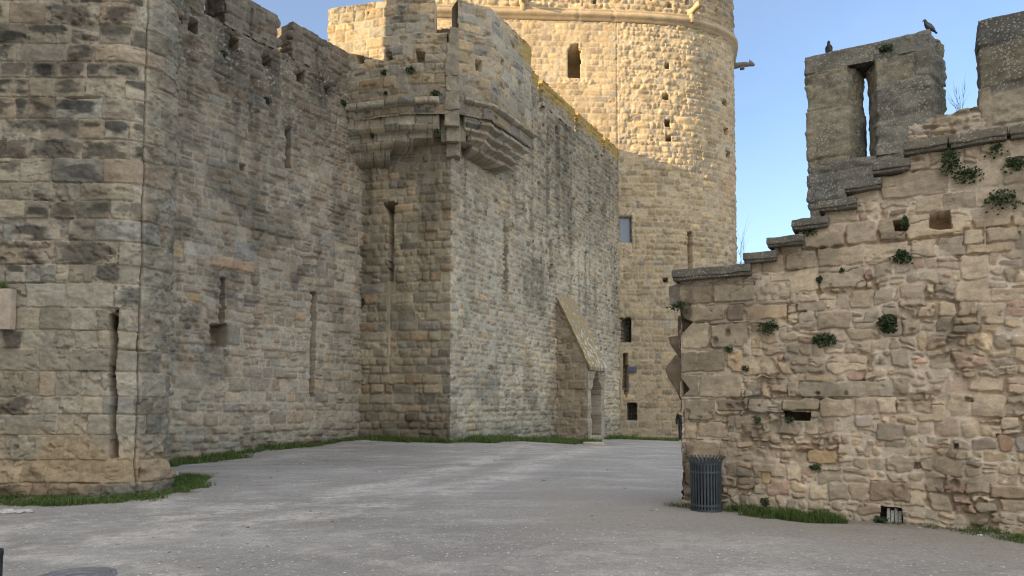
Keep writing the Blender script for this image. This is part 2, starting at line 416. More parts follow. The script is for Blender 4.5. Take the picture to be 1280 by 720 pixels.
ga = Acc()
def gsheet(xs, ys, rough):
    X, Y = np.meshgrid(xs, ys, indexing='ij')
    Z = gz(X, Y)
    if rough: Z = Z + .03 * (fbm(X * .7, Y * .7, 5) - .5) + .014 * (fbm(X * 4, Y * 4, 6, 3) - .5) + .008 * (fbm(X * 14, Y * 14, 8, 2) - .5)
    return np.stack([X, Y, Z], -1)
ys = np.concatenate([np.linspace(-900, -20, 12)[:-1], np.linspace(-20, 2, 23)[:-1], np.linspace(2, 14, 300)[:-1], np.linspace(14, 48, 280)[:-1], np.linspace(48, 90, 20)[:-1], np.linspace(90, 1500, 12)])
xs = np.concatenate([np.linspace(-1200, -40, 10)[:-1], np.linspace(-40, -11, 24)[:-1], np.linspace(-11, 16, 380)[:-1], np.linspace(16, 60, 20)[:-1], np.linspace(60, 1200, 10)])
GS = gsheet(xs, ys, True)
def seg_d(X, Y, a_, b_):
    a_ = np.array(a_, float); b_ = np.array(b_, float); d_ = b_ - a_; t_ = np.clip(((X - a_[0]) * d_[0] + (Y - a_[1]) * d_[1]) / (d_ @ d_), 0, 1)
    return np.hypot(X - a_[0] - d_[0] * t_, Y - a_[1] - d_[1] * t_)
SOIL = np.zeros(GS.shape[:2])
for (a_, b_, w_) in (((2.67, 11.34), (9.5, 7.28), .5), ((-10.8, 12.4), (-6.9, 12.4), .75), ((-6.6, 12.9), (-7.4, 16.2), .9), ((-9.8, 20.4), (-5.7, 26.8), .7), ((-5.7, 26.8), (-2.2, 26.1), .8), ((-2.2, 26.1), (6.3, 42), 1.3), ((6.3, 42), (14, 43), 1.2)):
    SOIL = np.maximum(SOIL, sstep(1.0, .35, seg_d(GS[..., 0], GS[..., 1], a_, b_) / w_ + .9 * (fbm(GS[..., 0] * 2.2, GS[..., 1] * 2.2, 750, 4) - .5)) * .85)
GX, GY = GS[..., 0], GS[..., 1]
EARTH = sstep(3.4, .8, seg_d(GX, GY, (2.2, 11.6), (9.5, 7.28)) + 2.6 * (fbm(GX * .6, GY * .6, 752, 4) - .5)) * .9
def track(pts, w_):
    d_ = np.full(GX.shape, 99.)
    for a_, b_ in zip(pts[:-1], pts[1:]): d_ = np.minimum(d_, seg_d(GX, GY, a_, b_))
    return sstep(w_, w_ * .15, d_ + .5 * (fbm(GX * 1.1, GY * 1.1, 753, 3) - .5))
P1 = [(-9, 6.4), (-5, 8.2), (-2.2, 11), (-.4, 15), (1.2, 21), (4.5, 29)]; P2 = [(-9, 7.9), (-5.6, 9.6), (-3.4, 12), (-1.8, 16), (-.4, 22), (2.6, 30)]
P3 = [(12, 4.2), (4, 6.2), (-1, 7.4), (-5, 10.2), (-6.4, 14)]; P4 = [(12, 3.0), (3.4, 4.9), (-2, 5.9), (-7, 8.8)]
TR = np.maximum(np.maximum(track(P1, .75), track(P2, .75)), np.maximum(track(P3, .6), track(P4, .6)) * .8)
TR = .85 * TR * sstep(.38, .62, fbm(GX * .9, GY * .9, 755, 5) * .6 + fbm(GX * 4, GY * 4, 756, 4) * .4)
ga.grid(GS, np.stack([SOIL, EARTH, TR], -1))
def ground_mat():
    m, nt, b = newmat('gravel_yard'); N = nt.nodes.new; L = nt.links.new
    b.inputs['Roughness'].default_value = .95; b.inputs['Specular IOR Level'].default_value = .2
    tc = N('ShaderNodeTexCoord')
    def nz(sc, det, ro=.6, vec=None):
        n = N('ShaderNodeTexNoise'); n.inputs['Scale'].default_value = sc; n.inputs['Detail'].default_value = det; n.inputs['Roughness'].default_value = ro
        L(vec or tc.outputs['Object'], n.inputs['Vector']); return n.outputs['Fac']
    def ramp(f, a, bb, c0, c1):
        r = N('ShaderNodeValToRGB'); r.color_ramp.elements[0].position = a; r.color_ramp.elements[1].position = bb
        r.color_ramp.elements[0].color = (*c0, 1); r.color_ramp.elements[1].color = (*c1, 1); L(f, r.inputs['Fac']); return r.outputs['Color']
    def mix(f, a, bb, mode='MIX'):
        x = N('ShaderNodeMixRGB'); x.blend_type = mode
        if hasattr(f, 'links'): L(f, x.inputs['Fac'])
        else: x.inputs['Fac'].default_value = f
        for s, q in ((x.inputs['Color1'], a), (x.inputs['Color2'], bb)):
            if hasattr(q, 'links'): L(q, s)
            else: s.default_value = (*q, 1)
        return x.outputs['Color']
    mp = N('ShaderNodeMapping'); mp.inputs['Scale'].default_value = (.55, 1.1, 1); mp.inputs['Rotation'].default_value = (0, 0, math.radians(-18)); L(tc.outputs['Object'], mp.inputs['Vector'])
    base = ramp(nz(.3, 6, .62, mp.outputs['Vector']), .36, .64, G_(131, 127, 122), G_(155, 151, 145))
    # pale worn dust, streaked along the wheel tracks
    dust = ramp(nz(.9, 8, .72, mp.outputs['Vector']), .5, .66, (0, 0, 0), (.6, .6, .6))
    c = mix(dust, base, G_(180, 176, 170))
    fine = nz(40, 5, .7); med = nz(9, 5, .6)
    c = mix(.55, c, ramp(fine, .3, .72, (.45, .45, .45), (1.0, 1.0, 1.0)), 'MULTIPLY')
    c = mix(.35, c, ramp(nz(20, 4, .75), .36, .66, (.55, .55, .55), (1.0, 1.0, 1.0)), 'MULTIPLY')
    c = mix(.45, c, ramp(med, .3, .7, (.55, .55, .56), (1.0, 1.0, 1.0)), 'MULTIPLY')
    # stones in the surface
    vo = N('ShaderNodeTexVoronoi'); vo.inputs['Scale'].default_value = 28; L(tc.outputs['Object'], vo.inputs['Vector'])
    sepc = N('ShaderNodeSeparateColor'); L(vo.outputs['Color'], sepc.inputs[0])
    pick = N('ShaderNodeMath'); pick.operation = 'GREATER_THAN'; pick.inputs[1].default_value = .88; L(sepc.outputs[0], pick.inputs[0])
    near = N('ShaderNodeMath'); near.operation = 'LESS_THAN'; near.inputs[1].default_value = .36; L(vo.outputs['Distance'], near.inputs[0])
    pm = N('ShaderNodeMath'); pm.operation = 'MULTIPLY'; L(pick.outputs[0], pm.inputs[0]); L(near.outputs[0], pm.inputs[1])
    pcx = ramp(sepc.outputs[1], .1, .9, G_(112, 106, 100), G_(182, 178, 172))
    c = mix(pm.outputs[0], c, pcx)
    so_ = N('ShaderNodeAttribute'); so_.attribute_name = 'Col'; ss = N('ShaderNodeSeparateColor'); L(so_.outputs['Color'], ss.inputs[0])
    c = mix(ss.outputs[0], c, mix(.6, G_(92, 82, 68), ramp(fine, .3, .72, (.4, .4, .4), (1, 1, 1)), 'MULTIPLY'))      # bare soil along the walls
    e2 = N('ShaderNodeMath'); e2.operation = 'MULTIPLY'; e2.inputs[1].default_value = .7; L(ss.outputs[1], e2.inputs[0])
    c = mix(e2.outputs[0], c, mix(.6, G_(130, 124, 115), ramp(fine, .3, .72, (.4, .4, .4), (1, 1, 1)), 'MULTIPLY'))   # trodden earth, browner
    e3 = N('ShaderNodeMath'); e3.operation = 'MULTIPLY'; e3.use_clamp = True
    tb = ramp(nz(7, 7, .78), .38, .62, (.05, .05, .05), (1.0, 1.0, 1.0)); L(tb, e3.inputs[1]); L(ss.outputs[2], e3.inputs[0])
    c = mix(e3.outputs[0], c, mix(.4, G_(182, 175, 166), ramp(fine, .3, .72, (.5, .5, .5), (1, 1, 1)), 'MULTIPLY'))     # pale dust on the wheel tracks
    L(c, b.inputs['Base Color'])
    hsum = N('ShaderNodeMath'); hsum.operation = 'MULTIPLY_ADD'; hsum.inputs[1].default_value = .5; L(fine, hsum.inputs[0]); L(med, hsum.inputs[2])
    h2 = N('ShaderNodeMath'); h2.operation = 'MULTIPLY_ADD'; h2.inputs[1].default_value = .35; L(pm.outputs[0], h2.inputs[0]); L(hsum.outputs[0], h2.inputs[2])
    bp = N('ShaderNodeBump'); bp.inputs['Strength'].default_value = .55; bp.inputs['Distance'].default_value = .03
    L(h2.outputs[0], bp.inputs['Height']); L(bp.outputs['Normal'], b.inputs['Normal'])
    return m
g = ga.build('ground', ground_mat()); g['kind'] = 'structure'

# ------------------------------------------------------------------ left tower
TL = [(-11.4, 12.5), (-7.17, 12.6)] + arc((-7.17, 13.35), .75, -90, 14, 14)[1:] + [(-8.1, 16.4), (-8.7, 17.5)]
TLen = [0]
tower_l = thing('ashlar_tower', 'huge grey ashlar tower with black crusted blocks and narrow arrow slit, filling the left edge', 'tower', (-7, 12.6, 0))
UL = uz(TL, 172, 480)[0]                 # where the smooth ashlar gives way to the rough flank
def stain_left(u, v, col, idn, lx, ly):
    # black crust in the hollow of many upper blocks, washing down
    k = (rnd(idn, 33) < .56 * sstep(2.6, 4.6, v) + .14) & (u < UL)
    ho_ = np.clip((1 - lx * lx) * (1 - ly * ly), 0, 1) ** .7
    bl = sstep(.36, .74, ho_ * (.35 + .5 * rnd(idn, 34)) + 1.5 * (fbm(u * 3.0 + 9 * rnd(idn, 35), v * 7.5, 301, 5) - .36)) * k * (.6 + .4 * rnd(idn, 38))
    col = col * (1 - .85 * bl[..., None]) + CRUST * .85 * bl[..., None]
    drip = sstep(.5, .7, fbm(u * 1.5, v * .5, 305, 5)) * sstep(3, 5, v) * .55
    col = col * (1 - drip[..., None] * .6)
    tan = sstep(1.3, .8, v) * sstep(.35, .6, noise(u * 1.1, v * 2.5, 307)) * .5
    col = col * (1 - tan[..., None]) + G_(144, 122, 92) * tan[..., None]
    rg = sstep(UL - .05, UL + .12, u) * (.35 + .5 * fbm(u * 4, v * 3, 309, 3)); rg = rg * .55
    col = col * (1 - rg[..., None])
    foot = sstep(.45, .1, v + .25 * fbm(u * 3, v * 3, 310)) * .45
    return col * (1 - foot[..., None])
def post_left(u, v, h, c):
    rough = sstep(UL - .03, UL + .1, u)
    h = h + rough * (.085 * (fbm(u * 3.2, v * 3.6, 411, 5) - .5) * 2 + .04 * (fbm(u * 9, v * 9, 412, 3) - .5) * 2)
    crk = np.abs(u - UL - .05 * (fbm(v * 1.7, v * 0, 413) - .5)) < .014
    h = np.where(crk, h - .07, h)
    plinth = sstep(.5, .3, v + .75 * (fbm(u * 1.3, v * 0, 415, 3) - .5)) * (-.03 + .22 * (fbm(u * 2.6, v * 4, 416, 5)))
    return h + plinth, c
sl = [(136, 394), (148, 387), (147, 410), (147, 432), (145, 450), (144, 470), (146, 490), (147, 505), (145, 522), (145, 540), (148, 556), (148, 573), (134, 573), (135, 556), (137, 540), (136, 522), (138, 505), (137, 490), (135, 470), (137, 450), (138, 432), (137, 410)]
accL = Acc()
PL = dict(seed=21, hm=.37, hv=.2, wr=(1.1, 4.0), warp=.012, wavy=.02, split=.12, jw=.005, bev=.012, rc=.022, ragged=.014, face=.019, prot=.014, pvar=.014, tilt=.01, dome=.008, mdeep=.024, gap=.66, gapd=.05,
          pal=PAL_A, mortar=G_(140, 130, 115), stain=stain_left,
          )
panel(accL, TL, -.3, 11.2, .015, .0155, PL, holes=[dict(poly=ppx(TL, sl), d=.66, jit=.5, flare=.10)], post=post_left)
PLc = dict(PL)
body = [(-22, 12.6), (-11.4, 13.9), (-7.6, 13.9), (-8.75, 16.4), (-11.6, 22.5), (-22, 17.4)]
accL.prism(body, -.4, 25, G_(112, 108, 98))
panel(accL, [(-22, 12.5), (-11.4, 12.5)], -.3, 25, .12, .12, dict(PLc, stain=lambda u, v, c, i, a, b: c), cap=0)
panel(accL, [(-11.4, 12.5), (-7.17, 12.6), (-6.79, 12.7), (-6.52, 12.98), (-6.43, 13.35), (-8.1, 16.4), (-11.3, 22.9)], 11.2, 25, .1, .1, dict(PLc, stain=lambda u, v, c, i, a, b: c), cap=.4)
panel(accL, [(-8.7, 17.5), (-9.9, 19.6)], -.3, 11.2, .08, .08, dict(PLc, stain=lambda u, v, c, i, a, b: c), cap=0)
accL.build('masonry', M_stone, tower_l)
tower_l.location = (0, 0, 0)
a = Acc()                                   # unseen run of castle wall, added left of the frame to shade the yard
panel(a, [(-14.2, -26), (-14.2, 12.7)], -.3, 15.5, .14, .12, dict(PLc, seed=29, stain=lambda u, v, c, i, a_, b: c), cap=1.2)
a.prism([(-16.5, -26), (-14.7, -26), (-14.7, 12.7), (-16.5, 12.7)], -.3, 15.4, G_(112, 108, 98))
a.build('shade_wall', M_stone, tower_l)
# pale plaque with a ledge
r = at(-6, 412, 12.42); q = at(17, 361, 12.42)
def box(acc, c, sx, sy, sz, col, rz=0.0, seed=0, n=5, amp=.01, bev=.06, tilt=(0, 0)):
    """a hewn block: rounded, slightly uneven box"""
    t = np.linspace(-1, 1, n + 1)
    def face(ax, sg):
        A, B = np.meshgrid(t, t, indexing='ij')
        p = np.zeros(A.shape + (3,)); o = [i for i in range(3) if i != ax]
        p[..., ax] = sg; p[..., o[0]] = A; p[..., o[1]] = B
        return p
    co, si = math.cos(rz), math.sin(rz)
    hs = np.array([sx, sy, sz]) / 2
    for ax in range(3):
        for sg in (-1, 1):
            p = face(ax, sg) * hs
            bb = min(bev, hs.min() * .8)
            inn = np.clip(p, -hs + bb, hs - bb); dd = p - inn; l = np.linalg.norm(dd, axis=-1, keepdims=True)
            p = inn + dd / np.maximum(l, 1e-9) * bb
            nz = np.stack([fbm(p[..., 0] * 5 + seed * 3.7 + p[..., 2] * 3, p[..., 1] * 5 + p[..., 2] * 4, 500 + k, 3) - .5 for k in range(3)], -1) * 2 * amp
            p = p + nz
            p[..., 2] = p[..., 2] + p[..., 0] * tilt[0] + p[..., 1] * tilt[1]
            x = p[..., 0] * co - p[..., 1] * si + c[0]; y = p[..., 0] * si + p[..., 1] * co + c[1]
            fl = (sg < 0) ^ (ax == 1)
            cc = np.asarray(col) * (0.8 + .4 * fbm(p[..., 0] * 4 + seed, p[..., 1] * 4 + p[..., 2] * 5, 520, 3))[..., None]
            acc.grid(np.stack([x, y, p[..., 2] + c[2]], -1), cc, flip=fl)
a = Acc(); box(a, ((r[0] + q[0]) / 2, 12.44, (r[2] + q[2]) / 2), q[0] - r[0], .16, q[2] - r[2], G_(150, 138, 124), bev=.02, amp=.006)
a.build('plaque', M_stone, tower_l)

# ------------------------------------------------------------------ left curtain wall
CW = lambda Y: (-5.68 + .633 * (Y - 26.9), Y)
CP = [CW(17.6), CW(27.3)]
curtain = thing('curtain_wall', 'long grey rubble curtain wall with putlog holes, between the ashlar tower and the corner bastion', 'wall', (0, 0, 0))
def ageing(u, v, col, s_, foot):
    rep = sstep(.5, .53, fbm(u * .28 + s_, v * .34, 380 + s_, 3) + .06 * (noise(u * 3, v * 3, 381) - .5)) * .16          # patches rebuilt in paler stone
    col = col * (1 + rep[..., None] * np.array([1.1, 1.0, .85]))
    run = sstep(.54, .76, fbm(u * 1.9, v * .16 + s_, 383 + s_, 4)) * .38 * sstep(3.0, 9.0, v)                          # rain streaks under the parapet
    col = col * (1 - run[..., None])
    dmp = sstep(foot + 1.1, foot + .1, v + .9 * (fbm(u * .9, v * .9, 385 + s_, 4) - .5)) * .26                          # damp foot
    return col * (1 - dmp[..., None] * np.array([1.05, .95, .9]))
def stain_curt(u, v, col, idn, lx, ly):
    col = ageing(u, v, col, 1, 0)
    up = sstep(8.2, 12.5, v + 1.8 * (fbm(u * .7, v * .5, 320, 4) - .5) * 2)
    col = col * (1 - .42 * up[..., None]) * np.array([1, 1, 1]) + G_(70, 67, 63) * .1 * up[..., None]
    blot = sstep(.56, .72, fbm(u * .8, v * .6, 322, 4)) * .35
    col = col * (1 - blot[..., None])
    sp = sstep(.8, .86, noise(u * 16, v * 16, 324)) * up * .5
    col = col * (1 - sp[..., None]) + G_(150, 146, 134) * sp[..., None]
    return col
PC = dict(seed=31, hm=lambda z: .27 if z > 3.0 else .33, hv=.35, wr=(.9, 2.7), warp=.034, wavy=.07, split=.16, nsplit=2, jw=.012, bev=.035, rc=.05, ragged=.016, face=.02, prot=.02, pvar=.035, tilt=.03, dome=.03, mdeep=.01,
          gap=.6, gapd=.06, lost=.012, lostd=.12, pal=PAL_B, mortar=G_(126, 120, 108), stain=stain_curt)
hol = [dict(r=rpx(CP, *b), d=1.2) for b in ((236, 25, 246, 41), (287, 48, 297, 62), (328, 68, 338, 82), (371, 88, 380, 103), (406, 106, 413, 119), (300, 205, 305, 213), (331, 122, 335, 130))]
hol += [dict(r=rpx(CP, *b), d=1.2, jit=.5) for b in ((358, 157, 365, 210), (275, 347, 280, 406), (388.5, 365, 394, 496))]
hol += [dict(poly=ppx(CP, [(262, 406), (283, 404), (283, 433), (270, 432), (262, 420)]), d=.9), dict(r=rpx(CP, 364, 160, 371, 208), d=.1)]
sp = [dict(r=rpx(CP, *b), h=hh, c=G_(*cc)) for b, hh, cc in (((230, 303, 262, 322), .03, (150, 146, 136)), ((210, 303, 229, 324), .03, (138, 118, 88)), ((262, 322, 318, 338), .06, (134, 108, 84)),
      ((294, 302, 320, 324), .03, (112, 114, 116)), ((284, 405, 300, 432), .05, (100, 98, 92)), ((234, 366, 252, 378), .02, (140, 116, 82)), ((366, 390, 382, 402), .09, (140, 112, 84)))]
ZC = 13.35
accC = Acc()
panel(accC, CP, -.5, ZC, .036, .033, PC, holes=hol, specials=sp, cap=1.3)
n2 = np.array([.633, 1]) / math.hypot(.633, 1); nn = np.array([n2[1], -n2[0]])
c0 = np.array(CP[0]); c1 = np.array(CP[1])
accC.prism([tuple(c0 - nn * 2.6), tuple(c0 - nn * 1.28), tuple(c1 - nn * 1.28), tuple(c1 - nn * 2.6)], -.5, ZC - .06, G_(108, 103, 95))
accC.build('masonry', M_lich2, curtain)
def merlon(parent, p0, p1, z0, z1, T, P, du, dv, mat, holes=(), slope=0.0, lichen=None, u_off=0.0, name='merlon'):
    p0 = np.array(p0, float); p1 = np.array(p1, float); d = (p1 - p0) / np.hypot(*(p1 - p0)); n = np.array([d[1], -d[0]])
    path = [tuple(p0 - n * T), tuple(p0), tuple(p1), tuple(p1 - n * T), tuple(p0 - n * T)]
    a = Acc()
    L = np.hypot(*(p1 - p0))
    def zt(u): return z1
    panel(a, path, z0, z1, du, dv, P, holes=holes, ztop=zt, cap=T * .5, u_off=u_off)
    return a.build(name, mat, parent)
uA = [uz(CP, x, y)[0] for x, y in ((256, 5), (281, 10), (348, 30), (366, 40))]
def CU(u): return tuple(c0 + n2 * u)
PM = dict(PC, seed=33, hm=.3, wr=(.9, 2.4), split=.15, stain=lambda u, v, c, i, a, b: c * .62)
for k, (ua, ub, za) in enumerate(((-.2, uA[0], 14.55), (uA[1], uA[2], 14.55), (uA[3], np.hypot(*(c1 - c0)), 14.62))):
    hs = []
    if k == 1: hs = [dict(r=(1.0 + uz(CP, 314, 30)[0] - ua - .035, 1.0 + uz(CP, 314, 30)[0] - ua + .035, 13.0, 14.3), d=.3)]
    if k == 2: hs = [dict(r=(1.0 + uz(CP, 396, 75)[0] - ua - .035, 1.0 + uz(CP, 396, 75)[0] - ua + .035, 13.0, 14.3), d=.3)]
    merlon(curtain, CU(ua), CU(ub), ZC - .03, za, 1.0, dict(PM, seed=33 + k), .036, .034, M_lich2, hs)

# ------------------------------------------------------------------ corner bastion
RF = lambda Y: (-2.24 + .533 * (Y - 26.2), Y)
BP = [(-5.9, 26.95), (-2.24, 26.2), RF(44.2)]
LB = math.hypot(3.66, .75)
bast = thing('corner_bastion', 'tall corner bastion with corbelled turret, its grey rubble flank running back to the sunlit tower', 'bastion', (0, 0, 0))
LICH = G_(128, 106, 50)
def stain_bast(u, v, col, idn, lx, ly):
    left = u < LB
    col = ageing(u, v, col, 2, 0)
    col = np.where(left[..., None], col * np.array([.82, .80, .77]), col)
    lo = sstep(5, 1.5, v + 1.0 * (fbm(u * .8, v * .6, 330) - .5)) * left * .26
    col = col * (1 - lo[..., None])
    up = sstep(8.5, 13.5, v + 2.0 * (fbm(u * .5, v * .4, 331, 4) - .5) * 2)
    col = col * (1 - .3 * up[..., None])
    blot = sstep(.55, .72, fbm(u * .6, v * .45, 332, 4)) * .3
    col = col * (1 - blot[..., None])
    dk = (rnd(idn, 36) < .2) & ~left                                   # dark weathered stones here and there
    bl = sstep(.45, .9, .4 * (1 - lx ** 2) * (1 - ly ** 2) + 1.4 * (fbm(u * 4, v * 8, 334, 4) - .36)) * dk * .65
    col = col * (1 - bl[..., None])
    yl = sstep(15.9, 16.6, v + .5 * (fbm(u * 1.3, v * 1.3, 335) - .5)) * ~left * .8
    return col * (1 - yl[..., None]) + LICH * yl[..., None]
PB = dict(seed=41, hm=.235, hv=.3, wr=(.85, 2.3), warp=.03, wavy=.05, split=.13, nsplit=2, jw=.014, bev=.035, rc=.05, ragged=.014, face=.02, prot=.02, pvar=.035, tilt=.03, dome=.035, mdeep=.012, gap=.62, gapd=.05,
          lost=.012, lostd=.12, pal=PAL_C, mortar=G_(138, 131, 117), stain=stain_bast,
          alt=dict(seed=42, hm=.33, hv=.22, wr=(.9, 2.6), warp=.03, wavy=.03, split=.12, jw=.010, bev=.03, where=lambda cu, cv, r: (cu < LB + .15 + .5 * r * (r > .5))))
hol = [dict(poly=ppx(BP, [(484, 262), (480, 257), (481, 253), (498, 253), (494, 258), (491, 270), (492, 300), (490.5, 320), (492, 335), (491, 350), (487, 352), (486, 335), (486.5, 320), (486, 300), (486.5, 285), (485, 270)]), d=1.2, jit=.7)]
hol += [dict(r=rpx(BP, 630, 276, 634, 364), d=.9, jit=.3), dict(r=rpx(BP, 687, 300, 690.4, 352), d=.9, jit=.3), dict(r=rpx(BP, 641, 455, 643.5, 467), d=.3), dict(r=rpx(BP, 697, 268, 700, 282), d=.3), dict(r=rpx(BP, 731, 315, 733.6, 395), d=.9, jit=.3)]
hol += [dict(r=rpx(BP, *b), d=.3) for b in ((676, 130, 681, 140), (694, 158, 697, 168), (735, 262, 739, 272), (690, 213, 692, 219))]
spb = [dict(r=rpx(BP, 484, 350, 488, 446), h=.0, c=G_(150, 138, 118))]
ZB = 15.55
accB = Acc()
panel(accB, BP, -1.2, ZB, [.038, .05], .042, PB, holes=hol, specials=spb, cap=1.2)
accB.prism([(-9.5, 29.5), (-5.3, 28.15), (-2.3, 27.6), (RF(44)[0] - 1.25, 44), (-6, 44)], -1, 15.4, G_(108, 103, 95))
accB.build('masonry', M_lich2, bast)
rd = np.array([.533, 1]) / math.hypot(.533, 1)
YS = [(27.2, 32.75), (33.1, 36.5), (36.9, 40.05), (40.45, 43.6)]
for k, (ya, yb) in enumerate(YS):
    merlon(bast, RF(ya), RF(yb), ZB - .03, 16.72, .55, dict(PB, seed=46 + k, alt=dict(PB['alt'], where=lambda cu, cv, r: cu < -99), stain=lambda u, v, c, i, a, b:
           (lambda y: c * .75 * (1 - y[..., None]) + LICH * y[..., None])(sstep(15.75, 16.45, v + .6 * (fbm(u * 1.6, v * 1.6, 336) - .5)) * .85)), .05, .045, M_lich2)

# turret on the corner: two corbelled halves with a pilaster between them
TUL = [(-6.95, 26.45), (-3.87, 25.55), (-2.36, 25.5)]
TUR = [(-1.96, 25.48), (-.754, 26.1), (.80, 29.0), (-.55, 29.75)]
def turret_stain(u, v, col, idn, lx, ly):
    dk = sstep(14.2, 12.4, v + .8 * (fbm(u, v, 340) - .5)) * .38
    col = col * (1 - dk[..., None])
    bl = (rnd(idn, 37) < .3) * sstep(.45, .9, .4 * (1 - lx ** 2) * (1 - ly ** 2) + 1.4 * (fbm(u * 4, v * 8, 341, 4) - .36)) * .6
    return col * (1 - bl[..., None])
PT = dict(seed=51, hm=.36, hv=.25, wr=(1.0, 2.6), warp=.02, wavy=.02, split=.1, jw=.009, bev=.025, rc=.03, ragged=.012, face=.014, prot=.015, pvar=.03, tilt=.02, dome=.02, mdeep=.012, gap=.62, gapd=.05,
          pal=[(3, G_(124, 117, 102)), (2, G_(116, 112, 102)), (2, G_(134, 120, 98)), (1, G_(140, 124, 98))], mortar=G_(134, 126, 112), stain=turret_stain)
hl = [dict(r=rpx(TUL, *b), d=.55, jit=.4) for b in ((446, 70, 455, 80), (481, 65, 490, 76), (520, 65, 531, 77))]
hr = [dict(r=rpx(TUR, *b), d=.45, jit=.4) for b in ((594, 75, 602, 89), (648, 102, 652, 116), (626, 74, 630, 82))]
ZK = 12.3
tur = Acc()
uC = uz(TUL, 546, 20)[0]
panel(tur, TUL, ZK - .3, 16.4, .034, .034, PT, holes=hl, ztop=lambda u: 16.4 if u < uC - .08 else 15.0, cap=.6, back=3)
tur.build('parapet', M_stone, bast)
tur = Acc()
panel(tur, TUR, ZK - .3, 16.25, .034, .034, dict(PT, seed=53, stain=lambda u, v, c, i, lx, ly: (lambda y: turret_stain(u, v, c, i, lx, ly) * (1 - y[..., None]) + LICH * y[..., None])(sstep(2.9, 4.2, u) * sstep(15.2, 15.7, v + .4 * (fbm(u * 2, v * 2, 343) - .5)) * .8)), holes=hr, cap=.6, back=3)
tur.build('parapet', M_stone, bast)
# the floor of the turret and the fill behind the parapets
tur = Acc()
tur.prism([(-5.9, 26.6), (-3.75, 25.95), (-1.95, 25.9), (-1.2, 26.4), (.3, 29), (-.9, 29.6), (-3, 27.5), (-5.2, 27.6)], ZK - .3, 14.6, G_(100, 96, 88))
tur.build('floor', M_stone, bast)
def corbel(p_out, p_in, prof, seed=0, shrink=None):
    """moulded corbel table: prof = list of (z, t); t=1 the turret face, 0 the bastion face"""
    a = Acc()
    Po, _, Uo = resample(p_out, .035)
    # matching inner points by fraction of length along each leg
    po = np.array(p_out); pi = np.array(p_in)
    lo = np.concatenate([[0], np.cumsum(np.hypot(*(po[1:] - po[:-1]).T))])
    fx = np.interp(Uo, lo, pi[:, 0]); fy = np.interp(Uo, lo, pi[:, 1])
    Pi = np.column_stack([fx, fy])
    zs = np.array([p[0] for p in prof]); ts = np.array([p[1] for p in prof])
    # resample the profile finely
    s = np.linspace(0, len(prof) - 1, (len(prof) - 1) * 4 + 1)
    zs = np.interp(s, np.arange(len(prof)), zs); ts = np.interp(s, np.arange(len(prof)), ts)
    Uv, Zv = np.meshgrid(Uo, zs, indexing='ij')
    lev = np.searchsorted(np.array([10.88, 11.2, 11.45, 11.66, 11.92, 12.37]), Zv)
    cell = (Uv + .37 * lev + .12 * (noise(Uv * .9, lev * 3.3, seed) - .5)) / (.55 + .06 * (lev % 3)); bid = np.floor(cell).astype(np.int64) * 31 + lev * 7 + seed * 1013
    joint = np.abs(cell % 1 - .5) > .472
    t = ts[None, :] + .05 * (fbm(Uv * 2.2, Zv * 2.2, 540 + seed, 4) - .5) * 2 + .06 * (fbm(Uv * 9, Zv * 9, 541 + seed, 3) - .5) - joint * .05 + .09 * (rnd(bid, 3) - .5)
    if shrink is not None: t = t * shrink(Uv, np.array([10.6, 11.0, 11.3, 11.55, 11.8, 12.1, 12.5])[lev], Uo[-1])
    X = Pi[:, None, :] + (Po - Pi)[:, None, :] * t[..., None]
    G = np.concatenate([X, Zv[..., None] + .03 * (fbm(Uv * 1.5, Zv * 0, 543 + seed) - .5)[..., None]], -1)
    c = G_(124, 117, 103) * (.66 + .5 * fbm(Uv * 2, Zv * 4, 545 + seed, 4))[..., None]
    lowd = sstep(11.2, 10.3, Zv)[..., None] * .25
    c = c * (1 - lowd); c = c * (.74 + .46 * rnd(bid, 5))[..., None] * (np.array([1, 1, 1]) + np.outer(rnd(bid, 6).ravel() - .5, [.16, .02, -.14]).reshape(c.shape)); c = np.where(joint[..., None], c * .6, c)
    a.grid(G[:, ::-1], c[:, ::-1])
    return a
PR = [(12.62, 1.0), (12.6, 1.17), (12.46, 1.2), (12.40, 1.17), (12.33, 1.04), (12.30, .96), (11.78, .93), (11.74, .99), (11.62, 1.02), (11.5, .94), (11.42, .80), (11.38, .74), (11.3, .74), (11.24, .78), (11.1, .78), (10.98, .66), (10.92, .52), (10.84, .5), (10.72, .52), (10.58, .42), (10.48, .24), (10.4, -.06)]
inL = [(-5.95, 26.96), (-4.3, 26.62), (-2.4, 26.25)]
outL = [(-6.2, 26.22), (-3.87, 25.55), (-2.4, 25.5)]
corbel(outL, inL, PR, seed=1, shrink=lambda u, z, L_: sstep(0, .14, (L_ - u) - .12 - np.clip(11.4 - z, 0, 1) * 2.2)).build('corbel_table', M_stone, bast)
PR = [(12.62 - (12.62 - z_) * .8, t_) for z_, t_ in PR]
PRr = [(12.62, 1.0), (12.6, 1.12), (12.46, 1.15), (12.38, 1.08), (12.33, .95), (11.75, .92), (11.7, .97), (11.58, .97), (11.5, .84), (11.44, .78), (11.38, .82), (11.26, .82), (11.18, .68), (11.12, .62), (11.06, .66), (10.94, .66), (10.86, .52), (10.8, .46), (10.74, .5), (10.62, .48), (10.5, .3), (10.4, -.08)]
PRr = [(12.62 - (12.62 - z_) * .78, t_) for z_, t_ in PRr]
outR = [(-1.92, 25.5), (-.754, 26.1), (.80, 29.0), (-.3, 29.6)]
inR = [(-2.0, 26.5), (-1.75, 27.2), (-.95, 28.7), (-.75, 29.1)]
corbel(outR, inR, PRr, seed=2, shrink=lambda u, z, L_: sstep(0, .14, u - .1 - np.clip(11.6 - z, 0, 1.2) * 1.0)).build('corbel_table', M_stone, bast)
pil = Acc()
